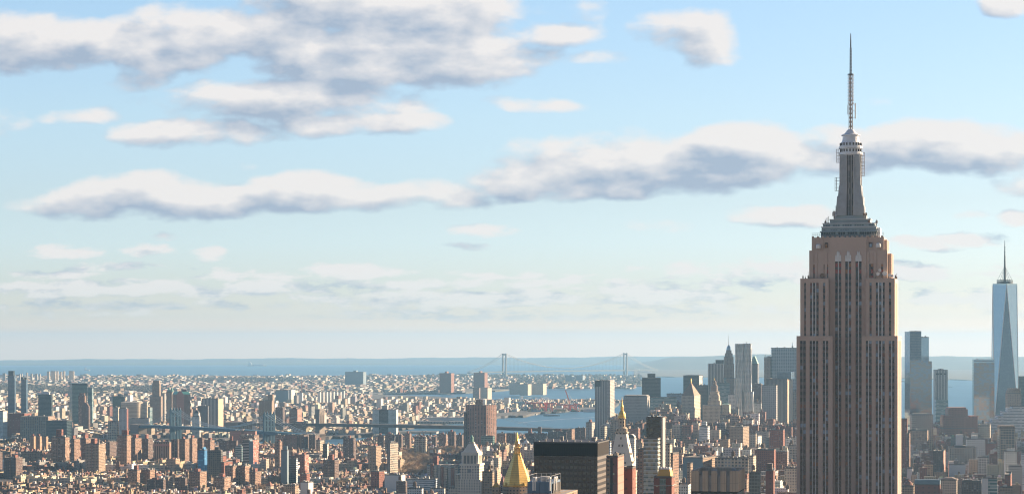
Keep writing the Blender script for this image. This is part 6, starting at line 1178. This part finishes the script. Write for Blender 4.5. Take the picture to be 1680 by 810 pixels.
for c in BC:
    X, Y = c[3], c[4]
    if n_ < 200 and c[8] < 30 and Y < 8000:
        q = MB(); fill_mesh(q, c, 0, 0, 0, 0); o = q.build('row_house', [M['tintwall'], M['tint']], None, (X, Y, G(X, Y)+EB), -c[5]); n_ += 1
        bestl = min(LM_, key=lambda l: abs((l[0]+l[1])/2-c[2])+abs(l[2]-Y)*.02); lab = f"far {'low' if c[8] < 14 else 'taller'} {HUE[c[9]]} house with {'pale' if sum(c[11]) > 1.3 else 'dark' if sum(c[11]) < .4 else 'grey'} roof {'left of' if c[2] < bestl[0] else 'right of' if c[2] > bestl[1] else 'near'} {bestl[3]}"
        pend.setdefault(lab, []).append((c[2], Y, o)); tag(o, None, 'house', 'houses across the river')
    else:
        fill_mesh(m, c, X, Y, G(X, Y)+EB, c[5])
for lab, l in pend.items():
    l.sort(key=lambda t: t[0])
    for i, (px, Y, o) in enumerate(l): o['label'] = lab if len(l) == 1 else ('rightmost '+lab if i == len(l)-1 else (ORD[i]+' ' if i < len(ORD) else 'further ')+lab)
tag(m.build('far_borough_houses', [M['tintfar'], M['tint']]), kind='stuff')

# ------------------------------------------------------------------ woods and bare trees
def woods(name, pts, size, mat):
    m = MB(); q = random.Random(5)
    for x, y, z in pts:
        r = size*q.uniform(.6, 1.3); n = 6; rings = []
        for k, (f, zz) in enumerate(((.55, .1), (1., .5), (.75, .9), (.2, 1.15))):
            rings.append([m.P((x+r*f*q.uniform(.7, 1.25)*math.cos(a), y+r*f*q.uniform(.7, 1.25)*math.sin(a), z+r*zz*q.uniform(.85, 1.15))) for a in [2*math.pi*i/n+k*.5 for i in range(n)]])
        for k in range(3):
            for i in range(n): j = (i+1) % n; m.face((rings[k][i], rings[k][j], rings[k+1][j], rings[k+1][i]), ((0, 0),)*4)
        m.face(tuple(rings[3]), tuple((0, 0) for _ in range(n)))
    tag(m.build(name, mat), kind='stuff')
pts = []
for i in range(2600):
    px = rnd.uniform(-30, 262); yy = rnd.uniform(641.5-4.5*math.cos(px*.02)-3, 648-3*math.sin(px*.04)); d = dist(yy); x = PX(px, d); pts.append((x, d, G(x, d)+EB+rnd.uniform(0, 3)))
for i in range(900):
    px = rnd.uniform(320, 480); yy = rnd.uniform(624, 630); d = dist(yy); x = PX(px, d); pts.append((x, d, G(x, d)+EB))
for i in range(900):
    px = rnd.uniform(700, 1052); yy = rnd.uniform(618, 634 if px > 850 else 622); d = dist(yy); x = PX(px, d); pts.append((x, d, G(x, d)+EB+3))
for i in range(500):
    px = rnd.uniform(845, 1000); yy = rnd.uniform(622, 634); d = dist(yy); x = PX(px, d); pts.append((x, d, G(x, d)+EB))
woods('distant_woods', pts, 13, M['wood'])
pts = []
for i in range(500):
    px = rnd.uniform(40, 330) if i % 3 else rnd.uniform(540, 640); yy = rnd.uniform(690, 716); d = dist(yy)
    if d < 6050 and not (560 < px < 640 and d > 5500): continue
    x = PX(px, d); pts.append((x, d, G(x, d)+EB))
for i in range(700):
    px = rnd.uniform(470, 765); d = rnd.uniform(5480, 6020)
    if d < lerp_st(MSH, px)[0]+90: x = PX(px, d); pts.append((x, d, G(x, d)+EM))
woods('city_trees', WOOD, 6, M['wood'])
woods('river_bank_trees', pts, 7, M['wood'])
protos = []
for v in range(4):
    q = random.Random(50+v); t = MB(); t.tube((0, 0, -.3), (.1, 0, 4.5), .38, 6, .25); ends = []
    for i in range(7):
        a = i*2.4+q.random(); e = Vector((math.cos(a)*q.uniform(1.8, 3.6), math.sin(a)*q.uniform(1.8, 3.6), q.uniform(7, 11))); t.tube((.1, 0, 4.2-q.random()), e, .2, 4, .07); ends.append(e)
    c = MB()
    for i in range(420):
        e = q.choice(ends); p = e+Vector((q.gauss(0, 1.3), q.gauss(0, 1.3), q.gauss(-.4, 1.3))); d_ = Vector((p.x*.5+q.gauss(0, 1), p.y*.5+q.gauss(0, 1), abs(q.gauss(1.2, .8)))).normalized()*q.uniform(.7, 1.7); s_ = d_.orthogonal().normalized()*q.uniform(.12, .3)
        ids = [c.P(p-s_), c.P(p+s_), c.P(p+s_*.3+d_), c.P(p-s_*.3+d_)]; c.face(tuple(ids), ((0, 0), (1, 0), (1, 1), (0, 1)))
    tr = t.build('bare_tree', M['bark']); cr = c.build('crown', M['twig'], tr); protos.append((tr, cr))
used = set(); spots = []
for i in range(230):
    a, c_, e, f = PARK[0] if i < 175 else PARK[1]; px = rnd.uniform(a, c_); d = rnd.uniform(e, f); spots.append((px, d, 'bare brown tree in the park patch left of the terraced apartments' if i < 175 else 'bare brown tree in the far grove above the terraced apartments', 'bare trees in the park patch' if i < 175 else 'bare trees in the far grove'))
for px, d in ((117, 4080), (122, 4070), (130, 4090), (433, 3720), (430, 3740), (437, 3690), (560, 3850), (563, 3870), (558, 3880), (600, 4600), (605, 4500), (1668, 3050), (1672, 3020), (1600, 3080)): spots.append((px, d, 'single bare tree tucked between the brick housing towers' if px < 500 else 'single bare tree among the low roofs', 'single bare street trees'))
for i in range(900):
    px, d = rnd.uniform(0, 640), rnd.uniform(3800, 4900)
    if sum(s_[3] == 'single bare street trees' for s_ in spots) < 75 and clear(PX(px, d), d, 4): spots.append((px, d, 'single bare tree tucked between the brick housing towers' if px < 500 else 'single bare tree among the low roofs', 'single bare street trees'))
for i, (px, d, lb, gp) in enumerate(spots):
    tr, cr = protos[i % 4]
    if i < 4: o, k = tr, cr
    else: o = tr.copy(); k = cr.copy(); col.objects.link(o); col.objects.link(k); k.parent = o
    X = PX(px, d); o.location = (X, d, G(X, d)+EM); o.rotation_euler.z = rnd.uniform(0, 6.28); s_ = rnd.uniform(.9, 1.4); o.scale = (s_, s_, s_); tag(o, lb, 'tree', gp)
